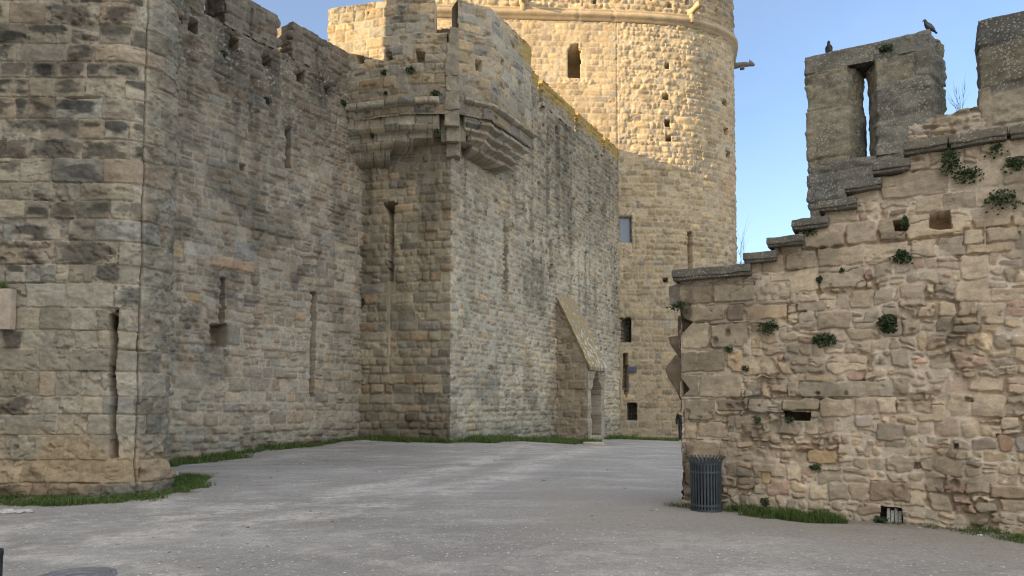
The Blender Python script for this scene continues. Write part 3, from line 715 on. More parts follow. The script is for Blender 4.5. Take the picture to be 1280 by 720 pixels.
for k, (zc, hh, w_, dx_, dy_) in enumerate(((10.9, .5, .50, -.02, .62), (11.38, .52, .52, .01, .34), (11.88, .58, .54, -.02, .1), (12.5, .7, .52, .0, .04), (13.12, .58, .46, .03, .02), (13.72, .66, .46, -.02, .0), (14.32, .58, .42, .02, .02), (14.88, .6, .33, .05, .03))):
    box(pil, (-2.16 + dx_, 25.68 + dy_, zc), w_, .6, hh + .03, G_(116, 109, 95) * (.85 + .3 * _T[k * 77]), bev=.025, amp=.05, n=12, seed=3 + k)
box(pil, (-2.16, 26.3, 11.8), .9, .7, 1.3, G_(112, 105, 92), bev=.03, amp=.05, n=12, seed=21)
pil.build('pilaster', M_lich2, bast)

# buttress with a sloping lichen-covered cap and a niche
but = bpy.data.objects.new('buttress', None)
o0 = np.array(RF(34.4)); nb = np.array([rd[1], -rd[0]])
b1 = o0 + nb * 1.6; b2 = b1 + rd * 2.2; b3 = o0 + rd * 2.2
BU = [tuple(o0 - nb * .2), tuple(b1), tuple(b2), tuple(b3 - nb * .2)]
ztb = lambda u: 6.75 + (3.35 - 6.75) * min(1, max(0, (u - .2) / 1.6)) if u < 1.8 else (3.35 if u < 4.0 else 3.35 + 3.4 * min(1, (u - 4.0) / 1.6))
PBu = dict(PT, seed=57, hm=.36, wr=(1.0, 2.4), pal=PAL_D, mortar=G_(132, 122, 106), stain=lambda u, v, c, i, a, b: np.where((u > 1.8)[..., None], c * np.array([.9, .95, 1.02]), c * .95))
ba = Acc()
nc = 1.8 + 1.1
niche = [(nc - .62, .0), (nc - .62, 2.0), (nc - .4, 2.6), (nc, 3.1), (nc + .4, 2.6), (nc + .62, 2.0), (nc + .62, .0)]
panel(ba, BU, -1.0, 6.8, .04, .045, PBu, ztop=ztb, cap=.0, holes=[dict(poly=niche, d=1.0, jit=.4)])
butt = ba.build('buttress', M_stone, bast)
ca = Acc()
tt = np.linspace(0, 1, 140); ww = np.linspace(0, 1, 60)
Tg, Wg = np.meshgrid(tt, ww, indexing='ij')
def cap_sheet(dz, inv=False):
    base = (o0 - nb * .05)[None, None] + nb * (1.78 * Tg)[..., None] + rd * (-.08 + 2.36 * Wg)[..., None]
    z = 6.9 - 3.62 * Tg + dz + .03 * (fbm(Tg * 9, Wg * 9, 600, 3) - .5) + .07 * ((Tg * 6) % 1) - .035 * (np.abs((Wg * 3 + .4 * np.floor(Tg * 6)) % 1 - .5) > .47)
    y = sstep(.28, .55, fbm(Tg * 9, Wg * 8, 601, 4)) * .72; w = sstep(.72, .84, fbm(Tg * 26 + 3, Wg * 20, 603, 4) + .22 * Tg) * .8
    c = G_(112, 104, 90) * (1 - y[..., None]) + G_(124, 106, 70) * y[..., None]
    c = c * (1 - w[..., None]) + G_(160, 155, 142) * w[..., None]
    return np.concatenate([base, z[..., None]], -1), c
Gt, Ct = cap_sheet(0); Gb, Cb = cap_sheet(-.16)
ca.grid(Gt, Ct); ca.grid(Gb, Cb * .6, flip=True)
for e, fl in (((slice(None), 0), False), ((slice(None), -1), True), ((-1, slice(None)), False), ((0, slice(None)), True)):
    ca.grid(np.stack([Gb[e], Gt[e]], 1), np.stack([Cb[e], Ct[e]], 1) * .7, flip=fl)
capo = ca.build('sloped_cap', M_stone, butt)
# ------------------------------------------------------------------ sunlit tower
HC = 1.6 + (HOR - 17) / F * 42.2
HC0 = HC
def twr(px, py): return tuple(at(px, HOR - (HOR - py), F * (HC0 - EYE) / (HOR - py))[:2])
raw = [(-5.5, 41.6)] + [twr(x, y) for x, y in ((661, 13.2), (744, 15.8), (790, 17.6), (820, 19.4), (853, 22.5), (873, 26.5), (889, 31.5), (905, 39.5), (917, 48.5))]
raw += [(14.85, 47.6), (15.2, 49.3), (15.0, 51.5), (14.0, 54)]
def smooth_path(p, it=2):
    p = [np.array(q, float) for q in p]
    for _ in range(it):
        q = [p[0]]
        for a_, b_ in zip(p[:-1], p[1:]): q += [a_ * .75 + b_ * .25, a_ * .25 + b_ * .75]
        q.append(p[-1]); p = q
    return [tuple(x) for x in p]
TW = smooth_path(raw)
keep = thing('round_tower', 'tall round tower of sunlit bossed stone with cornice and gargoyles, shaded below', 'tower', (0, 0, 0))
UK = uz(TW, 771, 100)[0]; HC = HC0 + .44
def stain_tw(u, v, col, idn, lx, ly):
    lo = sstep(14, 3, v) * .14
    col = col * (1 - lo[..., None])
    pk = sstep(.62, .75, fbm(u * .7, v * .4, 350, 4)) * sstep(UK + 6, UK + 9, u) * .45
    col = col * (1 - pk[..., None]) + G_(150, 112, 88) * pk[..., None]
    st = sstep(.6, .75, fbm(u * .9, v * .3, 352, 4)) * .2
    return col * (1 - st[..., None])
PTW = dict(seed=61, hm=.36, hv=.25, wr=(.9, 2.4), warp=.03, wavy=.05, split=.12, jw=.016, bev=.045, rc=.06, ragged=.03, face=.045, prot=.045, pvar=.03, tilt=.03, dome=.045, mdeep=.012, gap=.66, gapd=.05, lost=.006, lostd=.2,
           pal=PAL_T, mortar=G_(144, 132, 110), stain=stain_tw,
           alt=dict(seed=62, hm=.36, hv=.15, wr=(.9, 2.2), warp=.015, wavy=.02, jw=.012, bev=.03, where=lambda cu, cv, r: cu < UK - .1))
def gain(u, v): return (.3 + .34 * sstep(UK - .1, UK + .5, u)) * (.75 + .35 * sstep(5, 12, v))
GL = G_(60, 60, 62)
HT = [dict(r=rpx(TW, *b), d=2.0, jit=.3, flare=.7) for b in ((774, 272, 789, 303), (774, 398, 788, 427), (785, 504, 795, 525), (832, 170, 838, 177), (828, 118, 835, 124), (831, 80, 836, 86), (831, 150, 837, 158), (829, 348, 835, 353), (905, 160, 909, 168), (907, 190, 912, 197), (903, 126, 908, 132))]
HT += [dict(r=rpx(TW, 860, 290, 865, 339), d=2.2, jit=.3), dict(poly=ppx(TW, [(779, 442), (784, 442), (785, 470), (786, 484), (783, 498), (778, 484), (779, 470)]), d=2.2, jit=.4)]
HT += [dict(poly=ppx(TW, [(710.5, 97), (710.5, 62), (713, 61), (713.5, 56), (722, 55), (722.5, 61), (725, 62), (725, 97)]), d=2.4, flare=1.0, jit=.2)]
SPT = [dict(r=rpx(TW, *b), h=.16, c=G_(*cc), bev=.02) for b, cc in (((772, 265, 791, 271), (158, 148, 126)), ((790, 265, 793, 311), (158, 148, 126)), ((772, 304, 791, 318), (150, 138, 116)))]
SPT += [dict(r=rpx(TW, *b), h=.34, c=G_(*cc), bev=.04) for b, cc in (((703, 97, 741, 106), (158, 138, 110)),)]
SPT += [dict(r=rpx(TW, *b), h=.1, c=G_(*cc), bev=.04) for b, cc in (((704, 54, 710, 96), (150, 134, 106)), ((726, 54, 733, 96), (150, 134, 106)), ((772, 322, 791, 331), (140, 130, 108)), ((772, 332, 779, 338), (140, 130, 108)))]
def post_tw(u, v, h, c):
    ln = np.abs(u - UK) < .035
    return np.where(ln, h * .2 - .03, h), np.where(ln[..., None], c * .72, c)
ta = Acc()
TWp = [p for p in TW]
lens = np.hypot(*(np.array(TW)[1:] - np.array(TW)[:-1]).T)
cum = np.cumsum(lens)
dus = [.085 if (c < UK - 1 or c > UK + 11.5) else .062 for c in cum]
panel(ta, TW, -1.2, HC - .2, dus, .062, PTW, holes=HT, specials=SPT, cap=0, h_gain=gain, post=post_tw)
up = [tuple(np.array(p) - 0) for p in TW]
core = [(-5.5, 45.0), (6, 45.4), (9.4, 46.2), (11.2, 47.8), (12.3, 49.6), (12.2, 51.5), (11.2, 54), (8, 60), (-5.5, 60)]
ta.prism(core, -1, HC + 4, G_(120, 110, 92))
panel(ta, [TW[-1], (9, 61), (-5.5, 61), (-5.5, 41.6)], -1.2, HC + 4.2, .3, .3, dict(PTW, holes=()), cap=.6)
ta.build('masonry', M_stone, keep)
# parapet above the cornice
pa = Acc()
hp = [dict(r=rpx(TW, *b), d=.35, jit=.3) for b in ((741, -1, 745, 5), (835, 4, 840, 10), (812, -2, 816, 2), (857, -2, 861, 7), (877, 8, 881, 16), (893, 12, 896, 20))]
panel(pa, TW, HC + .28, HC + 4.2, .085, .07, dict(PTW, seed=64, alt=dict(PTW['alt'], where=lambda a_, b_, r: True), stain=lambda u, v, c, i, lx, ly: c * np.where((sstep(UK + 4, UK + 8, u) * .25)[..., None] > 0, 1 - (sstep(UK + 4, UK + 8, u) * .25)[..., None], 1)), holes=hp, cap=.6)
pa.build('parapet', M_stone, keep)
# cornice: a roll moulding over a cavetto, swept along the plan
co = Acc()
Pt, Nn, U = resample(TW, .12)
prof = [(-.42, .0), (-.40, .08), (-.30, .12), (-.22, .2), (-.16, .3), (-.08, .33), (.02, .33), (.08, .28), (.1, .2), (.16, .16), (.22, .2), (.27, .2), (.31, .12), (.33, -.02)]
zs = np.array([HC + p[0] for p in prof]); os_ = np.array([p[1] for p in prof])
Uv, Zv = np.meshgrid(U, zs, indexing='ij')
off = os_[None] + .025 * (fbm(Uv * 1.7, Zv * 3, 610, 3) - .5) * 2 - .04 * (np.abs((Uv / 1.05) % 1 - .5) > .47)
G3 = np.stack([Pt[:, None, 0] + Nn[:, None, 0] * off, Pt[:, None, 1] + Nn[:, None, 1] * off, Zv], -1)
co.grid(G3, G_(132, 118, 96) * (.75 + .5 * fbm(Uv * 1.2, Zv * 2, 612, 4))[..., None])
co.build('cornice', M_stone, keep)
def at_u(u, z, off=0.0):
    i = np.clip(np.searchsorted(U, u), 1, len(U) - 1)
    p = Pt[i] + Nn[i] * off; return np.array([p[0], p[1], z]), np.array([Nn[i][0], Nn[i][1], 0])
def spout(px, py, ln, name='gargoyle', droop=.1, side=None):
    """stone water spout: a tapering trough with a hollow back, a brow and a bracket under it"""
    u, z = uz(TW, px, py); p, n = at_u(u, z)
    if side is not None: n = np.array(side)
    n = n / np.linalg.norm(n); s = np.array([-n[1], n[0], 0])
    a = Acc(); L_ = np.linspace(-.3, ln, 14); th = np.linspace(0, 2 * math.pi, 13)
    Lg, Th = np.meshgrid(L_, th, indexing='ij')
    k = (Lg + .3) / (ln + .3)
    rw = .21 - .05 * k + .035 * np.sin(k * 9); rh = .24 - .07 * k + .03 * np.sin(k * 9)
    cx = np.sign(np.cos(Th)) * np.abs(np.cos(Th)) ** .6 * rw; cz = np.sign(np.sin(Th)) * np.abs(np.sin(Th)) ** .6 * rh
    cz = np.where((np.sin(Th) > .5) & (np.abs(np.cos(Th)) < .6), cz - .12, cz)
    C = p[None, None] + n * Lg[..., None] + s * cx[..., None]; C[..., 2] += cz + .10 - droop * Lg
    C = C + .012 * (fbm(Lg * 8, Th * 3, 620, 3)[..., None] - .5)
    col = G_(138, 122, 98) * (.75 + .5 * fbm(Lg * 4, Th * 2, 621, 3))[..., None]
    a.grid(C, col, flip=True)
    e = C[-1]; a.add(np.concatenate([e, [e.mean(0)]]), f3=[[i, i + 1, len(e)] for i in range(len(e) - 1)], c=G_(110, 98, 80))
    box(a, p + n * .14 + np.array([0, 0, -.34]), .3, .5, .55, G_(134, 118, 96), rz=math.atan2(n[1], n[0]) - math.pi / 2, bev=.1, amp=.02)
    return a.build(name, M_stone, keep)
spout(651, 5, 1.15); spout(862, 19, 1.25, droop=-.02, side=(.30, -.95, 0))
# the beast in profile against the sky
def beast():
    u, z = uz(TW, 923.5, 82); p = at(921, 82, 47.6)
    a = Acc(); n = np.array([.96, -.28, 0]); s = np.array([.28, .96, 0])
    L_ = np.array([-.5, 0, .2, .4, .6, .75, .86, .94, 1.04, 1.12, 1.16]); R_ = np.array([.2, .19, .16, .15, .16, .13, .17, .18, .13, .09, .03]); Z_ = np.array([0, 0, .02, .03, .0, -.03, .02, .01, -.05, -.09, -.1])
    th = np.linspace(0, 2 * math.pi, 13)
    C = p + n * L_[:, None, None] + s * (R_[:, None] * np.cos(th))[..., None]; C[..., 2] += Z_[:, None] + R_[:, None] * np.sin(th) * 1.05
    a.grid(C, G_(96, 92, 88), flip=True)
    for sg in (-1, 1): box(a, p + n * .84 + s * .1 * sg + np.array([0, 0, .18]), .07, .05, .16, G_(96, 92, 88), bev=.02, amp=.004, n=3)
    for sg in (-1, 1): box(a, p + n * .35 + s * .12 * sg + np.array([0, 0, -.2]), .3, .1, .18, G_(90, 86, 82), rz=-.28, bev=.03, amp=.01, n=3)
    return a.build('gargoyle', M_stone, keep)
beast()
# windows of the tower
def win_frame(px0, py0, px1, py1, bars, glass, name):
    u0, u1, z0, z1 = rpx(TW, px0, py0, px1, py1)
    um = (u0 + u1) / 2; c, n = at_u(um, (z0 + z1) / 2, -.22)
    s = np.array([-n[1], n[0], 0]); rz = math.atan2(s[1], s[0]); w = u1 - u0 + .1; hh = z1 - z0 + .1
    a = Acc(); FC = (.30, .28, .24) if glass else (.02, .02, .022)
    t = .05 if glass else .03
    def B(du_, dz_, sw, sh, d=.05): box(a, c + s * du_ + np.array([0, 0, dz_]), sw, d, sh, FC, rz=rz, bev=.008, amp=.0, n=2)
    B(-w / 2 + t / 2, 0, t, hh); B(w / 2 - t / 2, 0, t, hh); B(0, hh / 2 - t / 2, w - 2 * t, t, .048); B(0, -hh / 2 + t / 2, w - 2 * t, t, .048)
    for k in range(bars[0]): B(-w / 2 + w * (k + 1) / (bars[0] + 1), 0, .03, hh - 2 * t, .03)
    for k in range(bars[1]): B(0, -hh / 2 + hh * (k + 1) / (bars[1] + 1), w - 2 * t, .03, .026)
    f = a.build(name, M_frame if glass else M_iron, keep)
    if glass:
        a = Acc(); box(a, c - n * .02, w - 2 * t, .012, hh - 2 * t, (.2, .25, .3), rz=rz, bev=.002, amp=0, n=1); a.build('pane', M_glass, f)
    return f
M_frame = plain_mat('grey_window_frame', (.16, .17, .18), .5)
m, nt, b = newmat('window_glass'); b.inputs['Base Color'].default_value = (.13, .17, .22, 1); b.inputs['Roughness'].default_value = .08; b.inputs['IOR'].default_value = 1.5; b.inputs['Specular IOR Level'].default_value = .8
M_glass = m
win_frame(774, 272, 789, 303, (0, 0), True, 'window')
win_frame(774, 398, 788, 427, (3, 5), False, 'window_grille')
win_frame(785, 504, 795, 525, (2, 4), False, 'window_grille')
a = Acc(); pc, n = at_u(uz(TW, 789.5, 462)[0], uz(TW, 789.5, 462)[1], .1)
box(a, pc, .55, .08, .36, (.09, .1, .13), rz=math.atan2(n[1], n[0]) + math.pi / 2, bev=.06, amp=.01); a.build('slate_plate', M_stone, keep)

# ------------------------------------------------------------------ ruined wall on the right
W0 = np.array([2.67, 11.34]); wd = np.array([1.684, -1]) / math.hypot(1.684, 1); wn = np.array([wd[1], -wd[0]])
wn = -wn if wn[1] > 0 else wn
WP = [tuple(W0), tuple(W0 + wd * 8.0)]
ruin = thing('ruined_wall', 'low ruined wall of warm rubble with stepped coping and toothed left end, right foreground', 'wall', (0, 0, 0))
STEP = [(842, 941, 340), (931, 973, 321), (960, 1006, 301), (991, 1037, 279.5), (1023, 1072, 256), (1056, 1103, 232), (1091, 1138.5, 209), (1128, 1700, 171)]
steps = []
for x0, x1, y in STEP:
    ua, z = uz(WP, min((x0 + x1) / 2, 1240), y if x1 < 1600 else 168)
    steps.append((uz(WP, x0, y)[0], uz(WP, min(x1, 1279), y)[0] if x1 < 1600 else 8.0, z))
steps[-1] = (steps[-1][0], 8.0, steps[-1][2])
def zt_ruin(u):
    z = steps[0][2] - .07
    for ua, ub, zz in steps[1:]:
        if u >= ua + .08: z = zz - .07
    return z
UE = uz(WP, 930, 450)[0]
def stain_ruin(u, v, col, idn, lx, ly):
    dp = sstep(.56, .7, fbm(u * 1.1, v * 1.3, 360, 5)) * .32
    col = col * (1 - dp[..., None])
    le = sstep(UE + .2, UE - .5, u) * .15
    col = col * (1 - le[..., None])
    wet = sstep(.5, .62, fbm(u * 2.2 + 3, v * 1.7, 364, 4)) * (sstep(.45, .2, u)) * .5
    col = col * (1 - wet[..., None])
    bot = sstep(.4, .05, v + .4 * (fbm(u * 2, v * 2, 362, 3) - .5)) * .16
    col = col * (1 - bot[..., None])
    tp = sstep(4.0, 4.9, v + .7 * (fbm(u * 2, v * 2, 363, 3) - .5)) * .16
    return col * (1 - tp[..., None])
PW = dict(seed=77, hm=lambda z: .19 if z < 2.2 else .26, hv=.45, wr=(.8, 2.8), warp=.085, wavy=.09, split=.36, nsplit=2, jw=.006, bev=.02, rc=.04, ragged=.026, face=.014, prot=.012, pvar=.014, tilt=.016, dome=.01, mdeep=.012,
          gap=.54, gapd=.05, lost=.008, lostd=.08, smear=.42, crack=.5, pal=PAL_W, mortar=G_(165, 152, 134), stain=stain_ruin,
          alt=dict(seed=72, hm=.29, hv=.25, wr=(1.0, 2.4), warp=.03, wavy=.02, split=.14, jw=.005, bev=.016, where=lambda cu, cv, r: ((cv > 2.55) & (r < .55)) | ((cv > 3.6) & (r < .8))))
TAN = (166, 140, 104); GRY = (128, 119, 100); BRN = (122, 103, 82)
rects = [((846, 356, 891, 381), (134, 120, 100)), ((892, 354, 944, 378), (144, 134, 112)), ((945, 352, 988, 376), (138, 128, 108)), ((850, 382, 907, 402), (146, 134, 110)), ((908, 380, 931, 402), (112, 98, 82)), ((932, 380, 985, 400), (150, 130, 102)),
         ((852, 403, 887, 437), (138, 128, 106)), ((888, 404, 936, 435), (122, 116, 98)), ((937, 404, 952, 437), (166, 142, 106)), ((851, 438, 908, 466), GRY), ((909, 437, 930, 466), TAN), ((851, 468, 874, 497), (126, 120, 106)), ((875, 467, 927, 497), GRY),
         ((930, 478, 952, 497), (128, 122, 112)), ((854, 499, 895, 526), (130, 122, 102)), ((896, 499, 936, 514), (142, 128, 108)), ((855, 528, 871, 549), (142, 124, 102)), ((872, 527, 909, 548), (146, 132, 110)), ((856, 550, 900, 575), (146, 130, 106)), ((856, 577, 888, 606), (138, 122, 100)),
         ((983, 476, 1117, 497), (146, 138, 122)), ((1086, 601, 1137, 628), (124, 106, 86)), ((1094, 528, 1131, 551), (112, 106, 94)), ((1245, 543, 1268, 566), (142, 108, 86)), ((1268, 546, 1300, 566), (122, 118, 114)), ((1237, 607, 1300, 625), (134, 116, 92)),
         ((1008, 562, 1047, 581), (138, 114, 76)), ((976, 498, 1025, 514), (150, 138, 114)), ((927, 530, 954, 548), (112, 96, 80)), ((950, 590, 964, 606), (170, 140, 100)), ((1145, 505, 1180, 528), (152, 136, 112)), ((1066, 518, 1092, 535), (140, 136, 128)), ((1140, 448, 1163, 456), (150, 106, 92)), ((1203, 285, 1230, 306), (156, 140, 114)), ((1232, 282, 1275, 304), (150, 136, 112)), ((1119, 500, 1165, 518), (142, 128, 106))]
spr = [dict(r=rpx(WP, *b), c=G_(*c), h=.028 + .012 * math.sin(i * 2.1), bev=.022, jw=.006) for i, (b, c) in enumerate(rects)]
hw = [dict(poly=ppx(WP, [(848, 395), (866, 403), (848, 422), (838, 422), (838, 395)]), d=.5, jit=.2), dict(poly=ppx(WP, [(847, 470), (852, 473), (862, 487), (849, 500), (838, 500), (838, 470)]), d=.5, jit=.2)]
hw += [dict(r=rpx(WP, *b), d=dd) for b, dd in (((981, 515, 1013, 525), .8), ((1102, 633, 1128, 668), .8), ((1163, 265, 1189, 286), .45), ((1116, 276, 1134, 290), .4), ((1206, 498, 1216, 503), .1), ((1143, 578, 1150, 586), .12), ((1192, 555, 1198, 561), .12))]
wa = Acc()
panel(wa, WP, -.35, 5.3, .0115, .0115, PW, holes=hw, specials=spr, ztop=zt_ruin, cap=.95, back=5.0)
z_at = [zt_ruin(u) for u in np.linspace(0, 8, 9)]
a0 = W0 + wd * .18
for i, (ua, ub, zz) in enumerate(steps):
    u1 = steps[i + 1][0] + .08 if i + 1 < len(steps) else 8.0
    u0 = ua + .1 if i else .62
    if i == 0: u0 = .62
    A = W0 + wd * u0 - wn * .85; B = W0 + wd * u1 - wn * .85; Cc = B - wn * .1; D = A - wn * .1
    wa.prism([tuple(A), tuple(B), tuple(Cc), tuple(D)], -.35, zz - .1, G_(130, 118, 98))
A = W0 - wn * .9
panel(wa, [tuple(W0 + wd * 8 - wn * .95), tuple(W0 - wn * .95), tuple(W0)], -.35, 3.52, .05, .05, dict(PW, seed=74, alt=None) if False else dict({k: v for k, v in PW.items() if k != 'alt'}, seed=74, smear=.4), cap=.0)
wa.build('masonry', M_stone, ruin)
# toothed stones at the broken left end (a plane set back from the face)
def plate(acc, pix, off, thick, col, path=WP, seed=0):
    pts = []
    for px, py in pix:
        u, z = uz(path, px, py, -off); p = W0 + wd * u - wn * off; pts.append((p[0], p[1], z))
    f = np.array(pts); bk = f - np.array([wn[0], wn[1], 0]) * thick
    bm = bmesh.new(); vs = [bm.verts.new(q) for q in f]; ws = [bm.verts.new(q) for q in bk]
    bm.faces.new(vs); bm.faces.new(ws[::-1])
    for i in range(len(vs)): bm.faces.new([vs[i], ws[i], ws[(i + 1) % len(vs)], vs[(i + 1) % len(vs)]])
    bmesh.ops.triangulate(bm, faces=bm.faces[:]); bmesh.ops.recalc_face_normals(bm, faces=bm.faces[:])
    bmesh.ops.subdivide_edges(bm, edges=bm.edges[:], cuts=7, use_grid_fill=True)
    bmesh.ops.triangulate(bm, faces=bm.faces[:])
    bm.verts.index_update()
    V = np.array([v.co[:] for v in bm.verts]); V = V + .055 * (np.stack([fbm(V[:, 0] * 7 + V[:, 2] * 5, V[:, 1] * 7 + V[:, 2] * 6, 650 + k + seed, 3) for k in range(3)], -1) - .5)
    Fc = [[v.index for v in q.verts] for q in bm.faces]
    acc.add(V, f3=Fc, c=np.asarray(col) * (.7 + .6 * fbm(V[:, 0] * 3 + V[:, 2] * 5, V[:, 2] * 7, 660 + seed, 4))[:, None]); bm.free()
for k, pix in enumerate(([(848, 396), (872, 394), (874, 426), (850, 424), (848, 420)], [(835, 422), (843, 419), (854, 421), (858, 450), (848, 445), (839, 433)], [(831, 462), (833, 456), (846, 444), (870, 446), (872, 500), (852, 503), (846, 490), (836, 473)])):
    ta_ = Acc(); plate(ta_, pix, .16 + .012 * k, .42, G_(96, 84, 70), seed=k); ta_.build('toothed_stone', M_lich2, ruin)
for k, pix in enumerate(([(836, 357), (852, 355), (852, 381), (837, 381)],)):
    ta_ = Acc(); plate(ta_, pix, -.02, .4, G_(96, 90, 80), seed=9); ta_.build('toothed_stone', M_stone, ruin, smooth=False)
rzw = math.atan2(wd[1], wd[0])
for i, (ua, ub, zz) in enumerate(steps):
    th = .115 if i else .13
    if i < len(steps) - 1:
        a = Acc(); c = W0 + wd * (ua + ub) / 2 - wn * .36
        box(a, (c[0], c[1], zz), ub - ua, 1.02, th, G_(86, 82, 74), rz=rzw, bev=.02, amp=.018, n=12, seed=i, tilt=(.01 * ((i * 7) % 3 - 1), 0))
        box(a, (c[0] - wn[0] * -.015, c[1] - wn[1] * -.015, zz - th * .62), (ub - ua) * .97, .95, th * .5, G_(78, 74, 66), rz=rzw, bev=.02, amp=.012, n=8, seed=i + 30)
        a.build('coping_stone', M_lich, ruin)
    else:
        n = 6; L0 = ua
        for k in range(n):
            a = Acc(); l = .72 + .12 * ((k * 5) % 4 - 1.5); c = W0 + wd * (L0 + l / 2) - wn * .3
            box(a, (c[0], c[1], zz + .012 * ((k * 3) % 3 - 1)), l - .012, .86, .13, G_(92, 86, 74), rz=rzw, bev=.025, amp=.02, n=12, seed=50 + k)
            box(a, (c[0] + wn[0] * .0, c[1] + wn[1] * .0, zz - .09), l - .03, .8, .07, G_(80, 75, 66), rz=rzw, bev=.02, amp=.01, n=8, seed=70 + k)
            a.build('coping_stone', M_lich, ruin); L0 += l
# parapet on the wall walk: two merlons and a rubble breast wall
OFF = .62
MP = [tuple(W0 - wn * OFF), tuple(W0 - wn * OFF + wd * 8)]
def MU(u): return W0 - wn * OFF + wd * u
um = [uz(MP, x, y)[0] for x, y in ((1010, 150), (1161, 90), (1225, 80))]
zm0 = 3.9; zm1 = uz(MP, 1090, 54)[1]; zs_ = uz(MP, 1080, 197)[1]; zl_ = uz(MP, 1080, 78)[1]
PMr = dict(seed=81, hm=.62, hv=.3, wr=(1.2, 2.4), warp=.025, wavy=.03, split=.1, jw=.004, bev=.02, rc=.03, ragged=.02, face=.022, prot=.012, pvar=.008, tilt=.01, dome=.008, mdeep=.004, gap=.8, gapd=.03,
           pal=[(3, G_(101, 97, 87)), (2, G_(96, 92, 84)), (1.2, G_(110, 103, 86)), (1, G_(88, 86, 80))], mortar=G_(98, 92, 80),
           stain=lambda u, v, c, i, a_, b_: c * (.58 + .62 * fbm(u * 3.5, v * 3.5, 371, 5))[..., None])
na, nb_ = uz(MP, 1060, 140)[0], uz(MP, 1097, 140)[0]            # niche
sa, sb = uz(MP, 1078, 140, -.34)[0], uz(MP, 1086.5, 140, -.34)[0]   # slit at the back of the splay
TM = .62
ma = Acc(); B0 = MU(um[0]); B1 = MU(um[1]); sd = np.array([.49, .45]); sd = sd / np.hypot(*sd)
# left pier: outside, front, splay to the slit
pL = [tuple(B0 - wn * TM), tuple(B0), tuple(MU(na)), tuple(MU(sa) - wn * .34), tuple(MU(sa) - wn * TM), tuple(B0 - wn * TM)]
pR = [tuple(MU(sb) - wn * TM), tuple(MU(sb) - wn * .34), tuple(MU(nb_)), tuple(B1), tuple(B1 + sd * .62), tuple(MU(sb) - wn * TM)]
panel(ma, pL, zs_ - .01, zl_ + .01, .02, .02, PMr, cap=0)
panel(ma, pR, zs_ - .01, zl_ + .01, .02, .02, dict(PMr, seed=82), cap=0, u_off=9)
full = [tuple(B0 - wn * TM), tuple(B0), tuple(B1), tuple(B1 + sd * .62), tuple(B0 - wn * TM)]
panel(ma, full, zm0, zs_ + .0, .02, .02, dict(PMr, seed=83), cap=.3)
def mtop(u): return zm1 + .02
panel(ma, full, zl_, zm1, .02, .02, dict(PMr, seed=84), cap=.28)
# sills and lintel soffit closing the splay
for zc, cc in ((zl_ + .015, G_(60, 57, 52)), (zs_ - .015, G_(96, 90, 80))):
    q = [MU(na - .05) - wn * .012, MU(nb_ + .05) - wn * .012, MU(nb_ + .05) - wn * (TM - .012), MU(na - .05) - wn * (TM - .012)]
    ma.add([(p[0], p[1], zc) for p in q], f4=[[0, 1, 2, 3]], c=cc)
ma.build('merlon', M_lich, ruin)
ma = Acc(); B2 = MU(um[2]); B3 = MU(8)
panel(ma, [tuple(B2 - wn * .6), tuple(B2), tuple(B3), tuple(B3 - wn * .6)], 4.6, uz(MP, 1225, 26)[1], .02, .02, dict(PMr, seed=86, stain=lambda u, v, c, i, a_, b_:
      (lambda y: c * (.45 + .6 * fbm(u * 3.5, v * 3.5, 372, 5))[..., None] * (1 - y[..., None]) + G_(132, 121, 102) * y[..., None])(sstep(5.95, 5.8, v + .12 * (fbm(u * 3, v * 2, 375) - .5)) * .85)), cap=.3)
ma.build('merlon', M_lich, ruin)
ma = Acc()
ub_ = um[1] - .25
zbw = uz(MP, 1200, 140)[1]
panel(ma, [tuple(MU(um[1] - .28) + wn * .02), tuple(MU(um[1] + .3) + wn * .02), tuple(MU(um[2] + .05) + wn * .02)], 4.6, zbw + .05, .018, .018, dict(PW, seed=87, stain=lambda u, v, c, i, a_, b_: c * .75) if False else dict({k: v for k, v in PW.items() if k != 'alt'}, seed=87, smear=.3, hm=.16, stain=lambda u, v, c, i, a_, b_: c * .8),
      ztop=lambda u: zbw + .12 * (fbm(np.array(u * 2.5), np.array(0.), 376) - .5) - .1 * max(0, .5 - u), cap=.4, back=.6)
ma.build('breast_wall', M_lich2, ruin)
# drain opening at the foot with a weathered panel in it
a = Acc(); u0, u1, z0, z1 = rpx(WP, 1108, 637, 1127, 662)
c = W0 + wd * (u0 + u1) / 2 - wn * .12
for k in range(4):
    w = (u1 - u0) / 4; cc = W0 + wd * (u0 + w * (k + .5)) - wn * (.12 + .008 * (k % 2))
    box(a, (cc[0], cc[1], (z0 + z1) / 2 - .03 * (k % 2)), w * .9, .03, z1 - z0, G_(168, 166, 160), rz=rzw, bev=.006, amp=.006, n=4, seed=k)
a.build('drain_grate', M_lich2, ruin)

